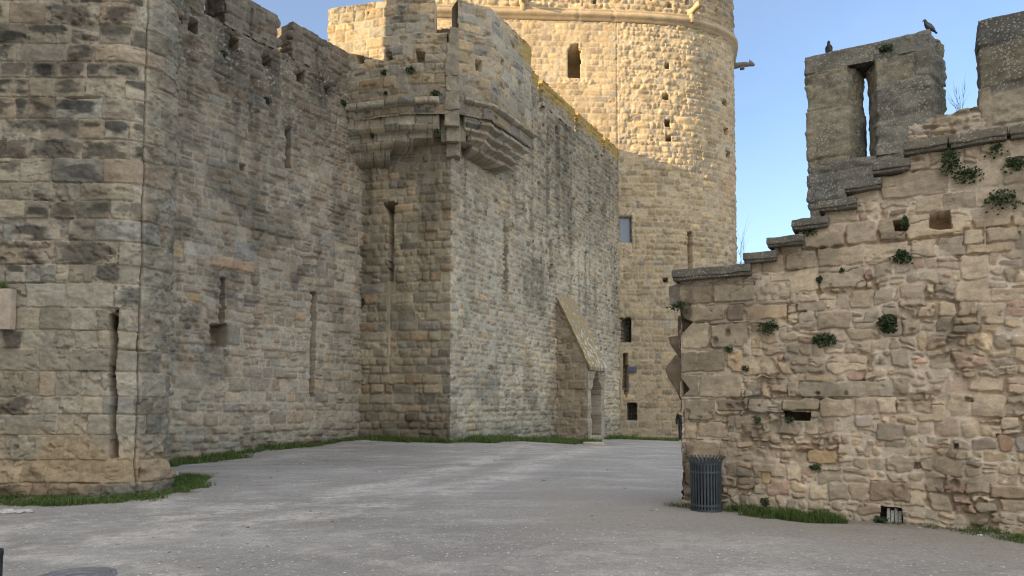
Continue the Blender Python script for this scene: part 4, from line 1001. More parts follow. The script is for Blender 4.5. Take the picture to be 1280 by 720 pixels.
# ------------------------------------------------------------------ litter bin
bz = float(gz(2.88, 10.78)); binT = thing('litter_bin', 'dark blue-grey slatted metal litter bin with flared top, beside the ruined wall', 'bin', (2.88, 10.78, bz - .01))
def ring(acc, prof, seg=40, c=(.2, .2, .2), a0=0, a1=2 * math.pi):
    th = np.linspace(a0, a1, seg + 1); r = np.array([p[0] for p in prof]); z = np.array([p[1] for p in prof])
    P_ = np.stack([np.outer(np.cos(th), r), np.outer(np.sin(th), r), np.tile(z, (seg + 1, 1))], -1)
    acc.grid(P_, np.asarray(c, float))
for k in range(30):
    a = Acc(); th = 2 * math.pi * k / 30; n = np.array([math.cos(th), math.sin(th), 0]); s = np.array([-n[1], n[0], 0])
    pr = [(.212, .045), (.215, .2), (.218, .45), (.22, .62), (.226, .70), (.245, .765), (.285, .815)]
    w = .013; rows = []
    for r_, z_ in pr:
        rows.append([n * (r_ + .006) - s * w, n * (r_ + .006) + s * w, n * (r_ - .0) + s * w, n * (r_ - .0) - s * w, n * (r_ + .006) - s * w])
        for q in rows[-1]: q[2] = z_
    rows = np.array([[list(q) for q in r_] for r_ in rows])
    for i, (r_, z_) in enumerate(pr): rows[i, :, 2] = z_
    a.grid(rows, (.1, .12, .14), flip=True)
    for ri, fl in ((0, True), (-1, False)): a.add(rows[ri, :4], f4=[[0, 1, 2, 3]] if fl else [[3, 2, 1, 0]], c=(.1, .12, .14))
    a.build('slat', M_bin, binT, smooth=False)
for nm, pr in (('rim_band', [(.234, .70), (.236, .722), (.226, .722), (.224, .70), (.234, .70)]), ('upper_band', [(.2205, .575), (.2265, .575), (.2265, .605), (.2205, .605), (.2205, .575)]), ('lower_band', [(.2135, .09), (.2195, .09), (.2195, .12), (.2135, .12), (.2135, .09)]), ('base_ring', [(.215, .0), (.226, .0), (.226, .05), (.215, .05), (.0, .05), (.0, .0), (.215, .0)])):
    a = Acc(); ring(a, pr, 48); a.build(nm, M_bin, binT, smooth=False)
a = Acc(); ring(a, [(.0, .06), (.195, .06), (.198, .70), (.188, .70), (.184, .1), (.0, .1)], 36); a.build('liner', M_liner, binT)

# ------------------------------------------------------------------ pigeons
M_bird = leaf_mat('pigeon_feathers', .6, .0)
def pigeon(loc, yaw, label, upright=.9):
    t = thing('pigeon', label, 'pigeon', tuple(loc), 'pigeons perched on the merlon'); t.rotation_euler = (0, 0, yaw); t.scale = (.9, .9, .9)
    # lofted body: tail -> body -> neck -> head -> beak, in the local XZ plane
    sp_ = np.array([(-.115, -.01, .010, .024), (-.095, .03, .016, .03), (-.068, .07, .034, .042), (-.035, .108, .047, .05), (-.008, .142, .05, .05), (.012, .172, .042, .042), (.024, .2, .031, .032), (.03, .222, .025, .026), (.036, .242, .025, .026), (.044, .256, .021, .021), (.058, .257, .012, .012), (.07, .251, .006, .006), (.082, .245, .002, .002)])
    th = np.linspace(0, 2 * math.pi, 15); a = Acc(); rows = []
    ctr = sp_[:, :2]; tg = np.gradient(ctr, axis=0); tg /= np.linalg.norm(tg, axis=1)[:, None]
    for (x, z, rv, rh), (tx, tz) in zip(sp_, tg):
        nx, nz = -tz, tx
        rows.append(np.stack([x + nx * rv * np.sin(th), rh * np.cos(th), z + nz * rv * np.sin(th)], -1))
    P_ = np.array(rows); c = np.tile(np.array([.075, .078, .09]), P_.shape[:2] + (1,)); c[:2] = (.03, .03, .035); c[5:7] = (.035, .05, .045); c[7:10] = (.05, .052, .06); c[10:] = (.06, .055, .05)
    a.grid(P_, c, flip=True); a.build('body', M_bird, t)
    for sg in (-1, 1):
        w = Acc(); tt_ = np.linspace(0, 1, 8); hh = np.linspace(-1, 1, 6); Tq, Hq = np.meshgrid(tt_, hh, indexing='ij')
        x = .02 - .135 * Tq + Hq * .02; z = .165 - .16 * Tq + Hq * .03 * np.sqrt(np.clip(1 - (Tq * 1.0) ** 2.2, .02, 1)); y = sg * (.05 - .03 * Tq ** 1.5 - .014 * Hq ** 2)
        cw = np.tile(np.array([.1, .1, .115]), Tq.shape + (1,)); cw[(Tq > .45) & (Tq < .62)] = (.02, .02, .025)
        w.grid(np.stack([x, y, z], -1), cw, flip=sg > 0); wo = w.build('wing', M_bird, t)
        md = wo.modifiers.new('thick', 'SOLIDIFY'); md.thickness = .012
        l = Acc(); box(l, (0, sg * .022, .04), .01, .01, .09, (.16, .07, .06), bev=.003, amp=0, n=2); box(l, (.014, sg * .022, .003), .045, .02, .008, (.16, .07, .06), bev=.003, amp=0, n=2); l.build('leg', M_bird, t)
    return t
for px, py, yw, lb in ((1036, 58, -2.0, 'dark pigeon upright near the left end of the slotted merlon'), (1160, 39, 2.5, 'dark pigeon on the right corner of the slotted merlon, higher of two')):
    u, z = uz(MP, px, py, -.18); p = MU(u) - wn * .18; pigeon((p[0], p[1], zm1 + .015), yw, lb)

# ------------------------------------------------------------------ person mostly hidden behind the toothed wall end
def skin_obj(name, verts, edges, radii, mat, parent, sub=2, root=0):
    me = bpy.data.meshes.new(name); me.from_pydata(verts, edges, []); o = bpy.data.objects.new(name, me); COL.objects.link(o)
    o.modifiers.new('skin', 'SKIN'); 
    for i, r_ in enumerate(radii): me.skin_vertices[0].data[i].radius = (r_ if isinstance(r_, tuple) else (r_, r_))
    me.skin_vertices[0].data[root].use_root = True
    s = o.modifiers.new('sub', 'SUBSURF'); s.levels = sub; s.render_levels = sub
    me.materials.append(mat); o.parent = parent; return o
pY = 37.0; pg = at(852.5, 540, pY); pz = float(gz(pg[0], pY))
per = thing('person', 'person in a dark coat almost hidden behind the toothed end of the ruined wall', 'person', (pg[0], pY, pz)); per.rotation_euler = (0, 0, math.radians(-20))
M_coat = plain_mat('dark_coat_cloth', (.018, .019, .024), .85); M_skin = plain_mat('skin', (.45, .28, .2), .55, var=.05); M_hair = plain_mat('brown_hair', (.05, .03, .02), .7); M_trou = plain_mat('dark_trousers', (.025, .027, .035), .85)
V = [(0, 0, .95), (0, 0, 1.12), (0, 0, 1.32), (0, .0, 1.45), (0, -.01, 1.52), (0, -.02, 1.60), (0, -.02, 1.69),
     (.19, 0, 1.42), (.25, .01, 1.14), (.24, -.06, .90), (.24, -.08, .82), (-.19, 0, 1.42), (-.25, .01, 1.14), (-.24, -.06, .90), (-.24, -.08, .82),
     (.1, 0, .88), (.11, -.02, .49), (.12, .03, .09), (.13, -.12, .04), (-.1, 0, .88), (-.11, .04, .49), (-.12, .1, .09), (-.13, -.05, .04)]
Ed = [(0, 1), (1, 2), (2, 3), (3, 4), (4, 5), (5, 6), (3, 7), (7, 8), (8, 9), (9, 10), (3, 11), (11, 12), (12, 13), (13, 14), (0, 15), (15, 16), (16, 17), (17, 18), (0, 19), (19, 20), (20, 21), (21, 22)]
Rd = [(.16, .12), (.15, .11), (.17, .12), (.12, .09), .055, .085, .07, .07, .052, .042, .03, .07, .052, .042, .03, .095, .065, .05, .04, .095, .065, .05, .04]
skin_obj('body', V, Ed, Rd, M_skin, per)
coatV = [(0, 0, .62), (0, 0, .95), (0, 0, 1.2), (0, 0, 1.38), (0, 0, 1.46), (.2, 0, 1.41), (.265, .01, 1.14), (.25, -.06, .88), (-.2, 0, 1.41), (-.265, .01, 1.14), (-.25, -.06, .88)]
skin_obj('coat', coatV, [(0, 1), (1, 2), (2, 3), (3, 4), (3, 5), (5, 6), (6, 7), (3, 8), (8, 9), (9, 10)], [(.21, .17), (.2, .15), (.195, .145), (.17, .12), (.075, .075), .09, .07, .06, .09, .07, .06], M_coat, per, root=1)
skin_obj('trousers', [(0, 0, .92), (.1, 0, .86), (.11, -.02, .49), (.12, .03, .1), (-.1, 0, .86), (-.11, .04, .49), (-.12, .1, .1)], [(0, 1), (1, 2), (2, 3), (0, 4), (4, 5), (5, 6)], [(.15, .12), .105, .078, .065, .105, .078, .065], M_trou, per)
skin_obj('hair', [(0, .03, 1.56), (0, .02, 1.66), (0, -.01, 1.72)], [(0, 1), (1, 2)], [.07, .09, .07], M_hair, per)

# ------------------------------------------------------------------ vegetation
GREEN = [np.array(c) for c in ((.105, .195, .04), (.125, .21, .05), (.09, .165, .038), (.14, .21, .055), (.16, .19, .07))]
DARKG = [np.array(c) for c in ((.03, .06, .02), (.045, .08, .026), (.026, .05, .018), (.065, .10, .036), (.09, .11, .045))]
rg = np.random.default_rng(99)
def blades(acc, P_, h, w, lean=.5, pal=GREEN):
    n = len(P_); ang = rg.random(n) * 2 * math.pi; d = np.stack([np.cos(ang), np.sin(ang), 0 * ang], 1); s = np.stack([-np.sin(ang), np.cos(ang), 0 * ang], 1)
    hh = h * (.45 + .9 * rg.random(n)); ww = w * (.6 + .8 * rg.random(n)); le = lean * (.2 + rg.random(n))
    b0 = P_ - s * ww[:, None] / 2; b1 = P_ + s * ww[:, None] / 2
    mid = P_ + d * (hh * le * .35)[:, None]; mid[:, 2] += hh * .6
    m0 = mid - s * ww[:, None] * .38; m1 = mid + s * ww[:, None] * .38
    tip = P_ + d * (hh * le)[:, None]; tip[:, 2] += hh * (1 - .25 * le)
    V = np.stack([b0, b1, m1, m0, tip], 1).reshape(-1, 3); i = np.arange(n)[:, None] * 5
    pc = np.array(pal)[rg.integers(0, len(pal), n)] * (.7 + .6 * rg.random(n))[:, None]
    acc.add(V, f4=i + np.array([[0, 1, 2, 3]]), f3=i + np.array([[3, 2, 4]]), c=np.repeat(pc, 5, 0))
def in_poly(x, y, poly):
    ins = np.zeros(x.shape, bool); n = len(poly)
    for i in range(n):
        (x1, y1), (x2, y2) = poly[i], poly[(i + 1) % n]
        if y1 == y2: continue
        ins ^= ((y1 > y) != (y2 > y)) & (x < (x2 - x1) * (y - y1) / (y2 - y1) + x1)
    return ins
DRY = [np.array((.20, .17, .09)), np.array((.16, .15, .07))]
def grass_patch(name, poly, n, h, w, thr=.4, seed=0, pal=GREEN * 3 + DRY, lean=.6):
    p = np.array(poly); lo = p.min(0); hi = p.max(0)
    X = lo[0] + rg.random(n * 4) * (hi[0] - lo[0]); Y = lo[1] + rg.random(n * 4) * (hi[1] - lo[1])
    jx = .55 * (noise(X * 1.7, Y * 1.7, seed + 1) - .5) + .3 * (noise(X * 6, Y * 6, seed + 4) - .5) + .12 * (rg.random(n * 4) - .5); jy = .55 * (noise(X * 1.7, Y * 1.7, seed + 2) - .5) + .3 * (noise(X * 6, Y * 6, seed + 5) - .5) + .12 * (rg.random(n * 4) - .5)
    k = in_poly(X + jx, Y + jy, poly)
    f = .55 * fbm(X * 1.5, Y * 1.5, 700 + seed, 3) + .45 * fbm(X * 6, Y * 6, 705 + seed, 3); k &= f + .16 * (rg.random(n * 4) - .5) > thr
    X = X[k][:n]; Y = Y[k][:n]; f = f[k][:n]
    a = Acc(); hs = h * (.5 + 1.2 * np.clip((f - thr) * 2.4, 0, 1))
    P_ = np.stack([X, Y, gz(X, Y) - .01], 1)
    blades(a, P_, hs, w, lean, pal)
    q_ = rg.random(len(P_)) < .16; Q = P_[q_]; m_ = len(Q)
    sp_ = Q + np.stack([.05 * rg.normal(size=m_), .05 * rg.normal(size=m_), .02 + .06 * rg.random(m_)], 1)
    a1 = rg.normal(size=(m_, 3)) * np.array([1, 1, .35]); a1 /= np.linalg.norm(a1, axis=1)[:, None]; b1_ = np.cross(a1, np.array([0, 0, 1.]) + .5 * rg.normal(size=(m_, 3))); b1_ /= np.linalg.norm(b1_, axis=1)[:, None]
    L_ = (w * 3.2 * (.6 + .8 * rg.random(m_)))[:, None]
    a.add(np.stack([sp_ - a1 * L_ * .5, sp_ + b1_ * L_ * .32, sp_ + a1 * L_ * .5, sp_ - b1_ * L_ * .32], 1).reshape(-1, 3), f4=np.arange(m_)[:, None] * 4 + np.array([[0, 1, 2, 3]]), c=np.repeat(np.array(GREEN)[rg.integers(0, 5, m_)] * (.6 + .5 * rg.random(m_))[:, None], 4, 0))
    o = a.build(name, M_grass, smooth=False); o['kind'] = 'stuff'; return o
def along(a_, b_, d0, d1, left=True):
    a_ = np.array(a_, float); b_ = np.array(b_, float); d = (b_ - a_) / np.hypot(*(b_ - a_)); n = np.array([d[1], -d[0]])
    return [tuple(a_ + n * d0), tuple(b_ + n * d0), tuple(b_ + n * d1), tuple(a_ + n * d1)]
grass_patch('grass', [(-10.5, 12.4), (-7.1, 12.45), (-6.5, 12.7), (-6.45, 13.3), (-7.55, 16.3), (-6.7, 15.6), (-5.75, 13.6), (-6.2, 11.7), (-7.2, 11.35), (-8.2, 11.5), (-10.5, 11.9)], 15000, .085, .011, .38, 1)
grass_patch('grass', [CW(17.9), CW(26.8), (-5.4, 26.8), (-3.6, 26.3), (-3.4, 25.6), (-5.4, 25.9), (-6.2, 24.8), (-7.6, 22.0), (-9.0, 18.6)], 14000, .14, .017, .31, 3)
grass_patch('grass', [(-5.3, 26.75), (-2.2, 26.12), (-2.0, 25.5), (-4.4, 25.9)], 4200, .13, .018, .34, 5)
grass_patch('grass', [(-2.2, 26.05), RF(34.2), tuple(b1 + np.array([-.2, -.3])), tuple(b1 + np.array([.6, -.6])), (1.6, 29.4), (-.9, 25.6)], 14000, .17, .022, .30, 6)
grass_patch('grass', [tuple(b2), RF(42), (10, 42.1), (12, 42.6), (13, 41.2), (9, 38.6), (4.4, 35.2)], 11000, .2, .028, .32, 7)
grass_patch('grass', [tuple(W0 + wd * .75 + wn * .02), tuple(W0 + wd * 2.2 + wn * .02), tuple(W0 + wd * 2.3 + wn * .4), tuple(W0 + wd * 1.3 + wn * .62), tuple(W0 + wd * .7 + wn * .3)], 5200, .10, .009, .33, 8)
grass_patch('grass', [tuple(W0 + wd * 2.9 + wn * .0), tuple(W0 + wd * 6.5 + wn * .0), tuple(W0 + wd * 6.5 + wn * .55), tuple(W0 + wd * 4 + wn * .6), tuple(W0 + wd * 2.9 + wn * .3)], 5200, .08, .009, .47, 9)
grass_patch('grass', [tuple(W0 + wd * -.3 + wn * .0), tuple(W0 + wd * .8 + wn * .0), tuple(W0 + wd * .8 + wn * .25), tuple(W0 + wd * -.35 + wn * .3)], 700, .08, .008, .45, 10)

def leaf_clump(acc, c, n, rad, leaf, out, pal=DARKG, droop=.3, flat=.55):
    """leaves spread through a hanging tussock; out = direction away from the wall"""
    c = np.array(c, float); o = np.array([out[0], out[1], 0.]); o /= np.linalg.norm(o); s = np.array([-o[1], o[0], 0])
    k = rg.normal(size=(n, 3)); k /= np.linalg.norm(k, axis=1)[:, None]; r_ = rad * rg.random(n) ** .45
    lob = .55 + .65 * noise(np.arctan2(k[:, 2], k[:, 0]) * 1.6 + 10, np.full(n, c[0] * 3), 720)
    r_ = r_ * lob; ax_ = .65 + .7 * _T[int(abs(c[0] * 977 + c[2] * 351)) % 60000]; k = k * np.array([ax_, 1, 1.45 - .55 * ax_]) 
    p = c + s * (k[:, 0] * r_)[:, None] + o * (np.abs(k[:, 1]) * r_ * flat + .01)[:, None]; p[:, 2] += k[:, 2] * r_ - droop * (r_ / rad) ** 2 * rad * .5
    a1 = rg.normal(size=(n, 3)); a1 += o * .4 + np.array([0, 0, -.4]); a1 /= np.linalg.norm(a1, axis=1)[:, None]
    nn_ = rg.normal(size=(n, 3)) * .7 + o + np.array([0, 0, .8]); b_ = np.cross(a1, nn_); b_ /= np.maximum(np.linalg.norm(b_, axis=1)[:, None], 1e-6)
    L_ = leaf * (.6 + .8 * rg.random(n))[:, None]
    V = np.stack([p - a1 * L_ * .5, p - a1 * L_ * .05 + b_ * L_ * .34, p + a1 * L_ * .5, p - a1 * L_ * .05 - b_ * L_ * .34], 1).reshape(-1, 3)
    pc = np.array(pal)[rg.integers(0, len(pal), n)] * (.7 + .6 * rg.random(n))[:, None]
    acc.add(V, f4=np.arange(n)[:, None] * 4 + np.array([[0, 1, 2, 3]]), c=np.repeat(pc, 4, 0))
def twig(acc, p0, p1, r_, c=(.09, .075, .055), seg=5, bend=.1):
    p0 = np.array(p0, float); p1 = np.array(p1, float); d = p1 - p0; L_ = np.linalg.norm(d); d /= L_
    s = np.cross(d, [.3, .8, .1]); s /= np.linalg.norm(s); t = np.cross(d, s); th = np.linspace(0, 2 * math.pi, 6); rows = []
    for i in range(seg + 1):
        k = i / seg; c_ = p0 + d * L_ * k + s * bend * L_ * math.sin(k * 2.6) * .5
        rr = r_ * (1 - .75 * k); rows.append(c_ + s * (np.cos(th) * rr)[:, None] + t * (np.sin(th) * rr)[:, None])
    acc.grid(np.array(rows), c)
    return [p0 + d * L_ * k + s * bend * L_ * math.sin(k * 2.6) * .5 for k in (.35, .6, .8, 1)]
def wall_plant(path, nrm_off, px, py, rpx_, n, leaf, label, name='wall_plant', pal=DARKG, flat=.55, droop=.3, grp='plants rooted in the masonry'):
    u, z = uz(path, px, py); P_, N_, U_ = resample(path, .05); i = min(np.searchsorted(U_, u), len(U_) - 1); p = P_[i] + N_[i] * nrm_off
    depth = p[1]; rad = rpx_ / F * depth; a = Acc(); o_ = N_[i]
    leaf_clump(a, (p[0], p[1], z), n, rad, leaf * depth / F, o_, pal, droop, flat)
    s = np.array([-o_[1], o_[0]])
    for k in range(7):                   # stems from the root in the joint
        e = np.array([p[0], p[1], z]) + rad * .9 * np.array([s[0] * (rg.random() * 2 - 1) + o_[0] * .5, s[1] * (rg.random() * 2 - 1) + o_[1] * .5, rg.random() * 1.6 - 1.1])
        twig(a, (p[0] - o_[0] * .05, p[1] - o_[1] * .05, z), e, .0016 * depth / 11 * 2, (.06, .055, .03))
    for k in range(5):                   # dry stalks
        e = np.array([p[0], p[1], z]) + rad * 1.25 * np.array([s[0] * (rg.random() * 2 - 1) + o_[0] * .4, s[1] * (rg.random() * 2 - 1) + o_[1] * .4, rg.random() * 1.3 - .3])
        twig(a, (p[0] - o_[0] * .05, p[1] - o_[1] * .05, z), e, .0013 * depth / 11 * 2, (.19, .15, .09))
    ob = a.build(name, M_leaf, smooth=False)
    tag(ob, label, 'plant', grp); return ob
WPL = [(1108, 404, 17, 420, 4.5, 'largest dark green leafy tuft, centre of the ruined wall face'), (1028, 424, 13, 240, 4.2, 'rounded green tuft left of and below the largest wall tuft'),
       (958, 409, 13, 130, 4.2, 'spreading green sprig near the ashlar quoins under the long coping stone'), (1127, 321, 15, 230, 4.2, 'hanging green tuft right of the middle coping steps'),
       (1128, 278, 10, 110, 4, 'small green tuft in the hole below the upper coping step'), (1183, 203, 20, 230, 4.2, 'sprawling green creeper just under the top coping, left one'),
       (1208, 219, 16, 170, 4.2, 'low drooping sprig of creeper below the left creeper under the coping'), (1248, 250, 21, 210, 4.2, 'sparse creeper patch at right edge below the top coping'),
       (1268, 205, 15, 150, 4.2, 'creeper hanging from the top coping at the right edge'), (1244, 186, 16, 70, 4.2, 'thin dry creeper strands touching underside of the top coping'),
       (1020, 350, 5, 40, 3.4, 'tiny green sprig below the third coping step'), (1049, 339, 5, 34, 3.2, 'tiny green sprig below the fourth coping step'), (1012, 290, 8, 60, 3.5, 'dark moss clump under the third coping step'),
       (908, 437, 6, 46, 3.2, 'small weed in the joint above the tan quoin block'), (933, 460, 5, 34, 3.2, 'small weed beside the tan quoin block'), (944, 524, 6, 50, 3.2, 'small weed left of the dark slot hole'),
       (985, 524, 7, 60, 3.2, 'weed growing inside the dark slot hole'), (1019, 583, 6, 70, 3.4, 'flat dark weed under the ochre block'), (1100, 650, 10, 140, 3.5, 'weed at the foot of the wall before the drain opening'),
       (955, 627, 8, 80, 3.2, 'low weed at the wall foot right of the litter bin')]
for x, y, r_, n, lf, lb in WPL: wall_plant(WP, .02, x, y, r_, n, lf, lb)
wall_plant(WP, .06, 843, 384, 12, 90, 3.6, 'fern sprig sticking out of the toothed left wall end', droop=.1)
wall_plant(MP, .03, 1105, 62, 8, 120, 3.6, 'green tuft hanging over the top edge of the slotted merlon')
TPp = [(513, 88, 7, 120, 'pair-forming green tuft on the turret under its left loophole'), (479, 92, 5, 80, 'smaller green tuft left of the tuft beneath the turret loophole'), (545, 118, 8, 130, 'green tuft on the turret beside the pilaster above the corbels'),
       (482, 117, 4, 40, 'tiny green tuft low on the turret parapet above the cornice'), (463, 168, 5, 60, 'green tuft on the turret corbel moulding')]
for x, y, r_, n, lb in TPp: wall_plant(TUL, .04 if y < 150 else -.1, x, y, r_, n, 2.6, lb)
wall_plant([(-3.4, 25.5), (-2, 25.45)], .05, 547, 165, 6, 120, 2.6, 'long green tuft hanging in the joint beside the turret pilaster', droop=.9)
for x, y, r_, n, lb in ((278, 66, 5, 60, 'green tuft beneath the putlog hole high on the curtain wall'), (222, 24, 6, 70, 'green tuft at the top left of the curtain wall'), (428, 128, 6, 80, 'green tuft in the angle between curtain wall and turret cornice'), (451, 378, 6, 60, 'dark weed half way up the angle of curtain wall and bastion'), (334, 127, 4, 36, 'tiny weed in the small hole below the putlog row')):
    wall_plant(CP, .03, x, y, r_, n, 2.6, lb)
# grass on the plaque ledge
a = Acc(); pp = np.stack([-9.2 + rg.random(260) * .42, 12.36 + rg.random(260) * .1, np.full(260, at(8, 361, 12.42)[2])], 1)
blades(a, pp, .12, .012, .5); tag(a.build('grass_tuft', M_grass, smooth=False), 'grass tuft growing on top of the pale plaque on the ashlar tower', 'plant')
# grass on the long coping stone, bare shrub between the merlons, dead stalk behind the steps
a = Acc(); c = W0 + wd * uz(WP, 927, 334)[0] - wn * .3
pp = np.stack([c[0] + (rg.random(260) - .5) * .24, c[1] + (rg.random(260) - .5) * .2, np.full(260, steps[0][2] + .06)], 1); blades(a, pp, .09, .008, .6)
tag(a.build('grass_tuft', M_grass, smooth=False), 'grass tuft growing on the lowest long coping stone', 'plant')
def bare_shrub(base, tips, r_, label, leaves=0, col=(.11, .095, .075)):
    a = Acc()
    for t_ in tips:
        pts = twig(a, base, np.array(base) + np.array(t_), r_, col)
        for q_ in pts[:3]:
            for _ in range(2):
                e = q_ + np.array(t_) * .3 + (rg.random(3) - .5) * np.linalg.norm(t_) * .35; twig(a, q_, e, r_ * .5, col, 3)
    if leaves: leaf_clump(a, np.array(base) + np.array([0, 0, .02]), leaves, .11, .045, wn, DARKG, .2, .8)
    tag(a.build('dry_shrub', M_leaf, smooth=False), label, 'plant')
u, z = uz(MP, 1203, 140, -.3); p = MU(u) - wn * .3
bare_shrub((p[0], p[1], zbw - .03), [(-.06, 0, .5), (.02, .05, .42), (-.14, 0, .36), (.06, -.04, .55), (-.02, .08, .3)], .004, 'leafless twiggy shrub growing between the two merlons', 120)
p = at(931, 322, 16); bare_shrub((p[0], p[1], p[2] - .9), [(0, 0, 1.5), (-.06, 0, 1.2), (.05, 0, 1.35)], .006, 'thin dead stalk rising behind the low coping steps', 0)

# ------------------------------------------------------------------ loose things on the ground
def rock(acc, c, r_, col, seed, sq=.6):
    bm = bmesh.new(); bmesh.ops.create_icosphere(bm, subdivisions=2, radius=1)
    V = np.array([v.co[:] for v in bm.verts]); Fc = [[v.index for v in f.verts] for f in bm.faces]; bm.free()
    d = 1 + .5 * (fbm(V[:, 0] * 1.5 + seed * 5.1, V[:, 1] * 1.5 + V[:, 2] * 1.3, 730, 2) - .5)
    V = V * d[:, None] * np.array([r_, r_ * .8, r_ * sq]); an = seed * 1.7; co_, si_ = math.cos(an), math.sin(an)
    V = np.stack([V[:, 0] * co_ - V[:, 1] * si_, V[:, 0] * si_ + V[:, 1] * co_, V[:, 2]], 1) + np.array(c)
    acc.add(V, f3=Fc, c=np.asarray(col) * (.8 + .4 * _T[int(seed * 31) % 60000]))
a = Acc(); p = ground_at(211, 597); rock(a, p + np.array([0, 0, .06]), .26, G_(128, 122, 110), 3, .5); tag(a.build('rock', M_stone), 'boulder lying in grass at the foot of the ashlar tower flank', 'rock')
a = Acc(); p = ground_at(742, 556); box(a, p + np.array([0, 0, .05]), .9, .4, .14, G_(150, 142, 126), bev=.04, amp=.02); tag(a.build('stone_slab', M_stone), 'flat pale stone slab in grass before the buttress niche', 'stone')
a = Acc(); p = ground_at(18, 640)
for k in range(14): rock(a, p + np.array([(rg.random() - .5) * .55, (rg.random() - .5) * .25, .01]), .05 + .05 * rg.random(), G_(160, 156, 150), k + 5, .3)
tag(a.build('rubble', M_stone), 'pale broken stone in the gravel at the far left below tower grass', 'rubble')
# gravel: small stones strewn over the yard
a = Acc(); bmv = None
bm = bmesh.new(); bmesh.ops.create_icosphere(bm, subdivisions=1, radius=1); IV = np.array([v.co[:] for v in bm.verts]); IF = np.array([[v.index for v in f.verts] for f in bm.faces]); bm.free()
n = 5200
Yg = 3.6 + 27 * rg.random(n) ** 1.9; Xg = (rg.random(n) - .5) * 1.5 * Yg
dens = fbm(Xg * .5, Yg * .5, 741, 3) + .3 * (rg.random(n) - .5); k = dens > .5
wl = (Xg - W0[0]) * wn[0] + (Yg - W0[1]) * wn[1]
k &= (wl > .03) | (Xg < 2.6); k &= (Xg > -6.2) | (Yg < 12.2); k &= (Xg > CW(26.9)[0] + .633 * (Yg - 26.9) + .3); k &= ~((Yg > 25.5) & (Xg < 0))
k &= Xg < -2.24 + .533 * (Yg - 26.2) + 60
Xg = Xg[k]; Yg = Yg[k]; n = len(Xg)
sz = (.006 + .016 * rg.random(n) ** 3) * (.8 + Yg / 20)
R3 = rg.random((n, 3)) * .5 + .7; R3[:, 2] *= .6; an = rg.random(n) * 6.3
V = IV[None] * (R3 * sz[:, None])[:, None, :]
V = np.stack([V[..., 0] * np.cos(an)[:, None] - V[..., 1] * np.sin(an)[:, None], V[..., 0] * np.sin(an)[:, None] + V[..., 1] * np.cos(an)[:, None], V[..., 2]], -1)
V += np.stack([Xg, Yg, gz(Xg, Yg) + .0], -1)[:, None, :]
pc = np.array([G_(146, 142, 138), G_(130, 126, 121), G_(108, 104, 99), G_(138, 131, 123)])[rg.integers(0, 4, n)]
a.add(V.reshape(-1, 3), f3=(np.arange(n)[:, None, None] * len(IV) + IF[None]).reshape(-1, 3), c=np.repeat(pc, len(IV), 0))
o = a.build('gravel', M_stone, smooth=False); o['kind'] = 'stuff'
# white scrap in the dirt by the wall, right
p = ground_at(1225, 670); a = Acc(); box(a, p + np.array([0, 0, .012]), .07, .04, .02, (.7, .7, .68), rz=.5, bev=.008, amp=.004, n=3); tag(a.build('paper_scrap', M_stone), 'small white scrap on the dirt near the right wall grass', 'litter')
# inspection cover at the front edge
p = ground_at(95, 722); mh = thing('manhole_cover', 'round grey iron cover set in gravel at the bottom left', 'manhole cover', (p[0], p[1], float(p[2]) + .012))
M_cast = plain_mat('cast_iron', S(96, 96, 100, 1.6), .7, .0, .2, 20, .3)
a = Acc(); ring(a, [(.33, -.05), (.33, .012), (.285, .014), (.285, -.02)], 48); a.build('frame', M_cast, mh)
a = Acc(); ring(a, [(.278, -.02), (.278, .01), (.25, .012), (.249, .006), (.2, .006), (.199, .011), (.14, .011), (.139, .006), (.08, .006), (.079, .011), (.0, .011)], 48); a.build('lid', M_cast, mh)
p = ground_at(-3, 740); po = thing('bollard', 'thin dark metal post cut by the lower left picture edge', 'bollard', tuple(p))
a = Acc(); ring(a, [(.0, .0), (.045, .0), (.045, .02), (.03, .03), (.03, .3), (.034, .31), (.034, .34), (.03, .36), (.0, .37)], 24); a.build('post', M_iron, po)
a = Acc(); ring(a, [(.06, -.02), (.06, .015), (.046, .018), (.046, -.02)], 24); a.build('base_plate', M_iron, po)

# ------------------------------------------------------------------ sky and sun
SUN_EL = math.radians(11.5); LX, LY = .917, .40
w = bpy.data.worlds.new('World'); scene.world = w; w.use_nodes = True
nt = w.node_tree; N = nt.nodes.new; L = nt.links.new
sk = N('ShaderNodeTexSky'); sk.sky_type = 'NISHITA'; sk.sun_disc = False; sk.sun_elevation = SUN_EL; sk.sun_rotation = math.atan2(-LX, -LY) % (2 * math.pi)
sk.air_density = 1.0; sk.dust_density = 0.2; sk.ozone_density = 2.0
bg = nt.nodes['Background']; bg.inputs[1].default_value = 0.15
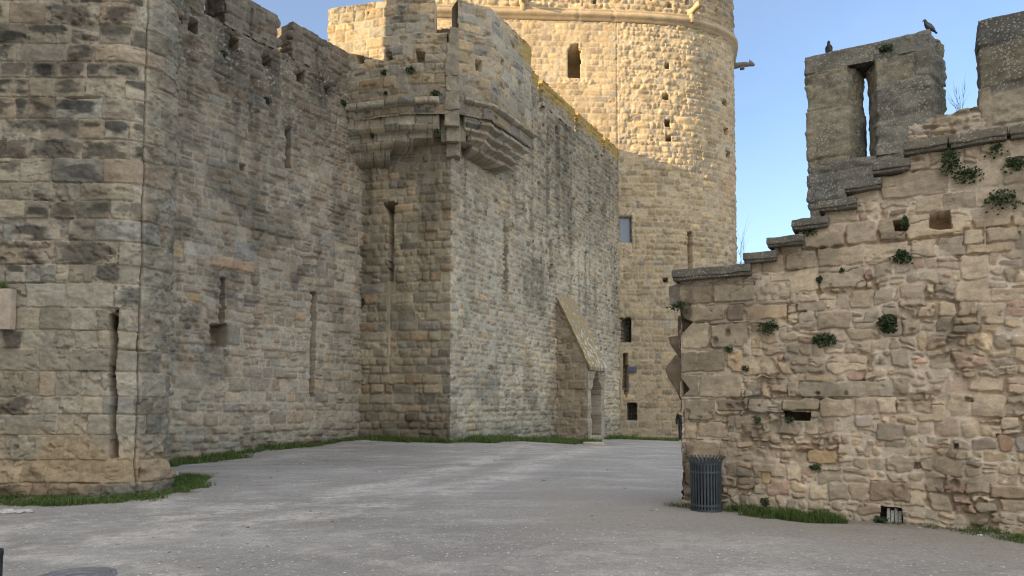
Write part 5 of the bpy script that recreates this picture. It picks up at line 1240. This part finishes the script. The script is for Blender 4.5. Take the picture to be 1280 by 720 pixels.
# unseen bright cloud added behind the viewer and overhead as fill for shaded walls
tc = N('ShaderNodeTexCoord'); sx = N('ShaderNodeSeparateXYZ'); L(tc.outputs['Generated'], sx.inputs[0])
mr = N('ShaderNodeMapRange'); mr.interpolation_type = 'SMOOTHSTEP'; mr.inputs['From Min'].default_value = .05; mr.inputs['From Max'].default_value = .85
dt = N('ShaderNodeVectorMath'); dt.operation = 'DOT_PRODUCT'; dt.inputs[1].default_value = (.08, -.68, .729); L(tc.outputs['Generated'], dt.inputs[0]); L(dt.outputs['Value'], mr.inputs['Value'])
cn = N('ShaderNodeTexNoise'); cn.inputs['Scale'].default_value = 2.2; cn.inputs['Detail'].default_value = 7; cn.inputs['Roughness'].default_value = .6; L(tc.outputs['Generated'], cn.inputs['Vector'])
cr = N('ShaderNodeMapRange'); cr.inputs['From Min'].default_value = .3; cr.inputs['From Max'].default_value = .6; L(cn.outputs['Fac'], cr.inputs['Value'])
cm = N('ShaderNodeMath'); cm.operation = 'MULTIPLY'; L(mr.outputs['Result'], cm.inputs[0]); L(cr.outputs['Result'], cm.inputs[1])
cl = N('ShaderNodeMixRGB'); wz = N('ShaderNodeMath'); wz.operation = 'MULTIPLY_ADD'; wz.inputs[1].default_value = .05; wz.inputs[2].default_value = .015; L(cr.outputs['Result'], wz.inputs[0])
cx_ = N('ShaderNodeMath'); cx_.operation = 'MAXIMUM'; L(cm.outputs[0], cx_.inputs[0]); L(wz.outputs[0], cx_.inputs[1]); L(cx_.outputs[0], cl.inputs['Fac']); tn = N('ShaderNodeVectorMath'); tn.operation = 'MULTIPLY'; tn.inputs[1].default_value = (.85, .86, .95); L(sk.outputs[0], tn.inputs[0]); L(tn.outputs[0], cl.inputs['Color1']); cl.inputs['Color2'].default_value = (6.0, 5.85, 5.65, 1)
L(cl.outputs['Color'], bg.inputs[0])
sd_ = bpy.data.lights.new('sun', 'SUN'); sd_.energy = 5.0; sd_.angle = math.radians(.6); sd_.color = (1.0, .74, .42)
so = bpy.data.objects.new('sun', sd_); COL.objects.link(so)
v = Vector((LX * math.cos(SUN_EL), LY * math.cos(SUN_EL), -math.sin(SUN_EL))); so.rotation_euler = v.to_track_quat('-Z', 'Y').to_euler(); so.location = (-20, -10, 40)

scene.view_settings.view_transform = 'Standard'; scene.view_settings.look = 'None'; scene.view_settings.gamma = 1; scene.view_settings.exposure = 1.1
scene.view_settings.use_curve_mapping = False
scene.render.engine = 'CYCLES'
scene.cycles.use_denoising = True; scene.cycles.filter_width = 1.1
scene.cycles.max_bounces = 6; scene.cycles.diffuse_bounces = 4
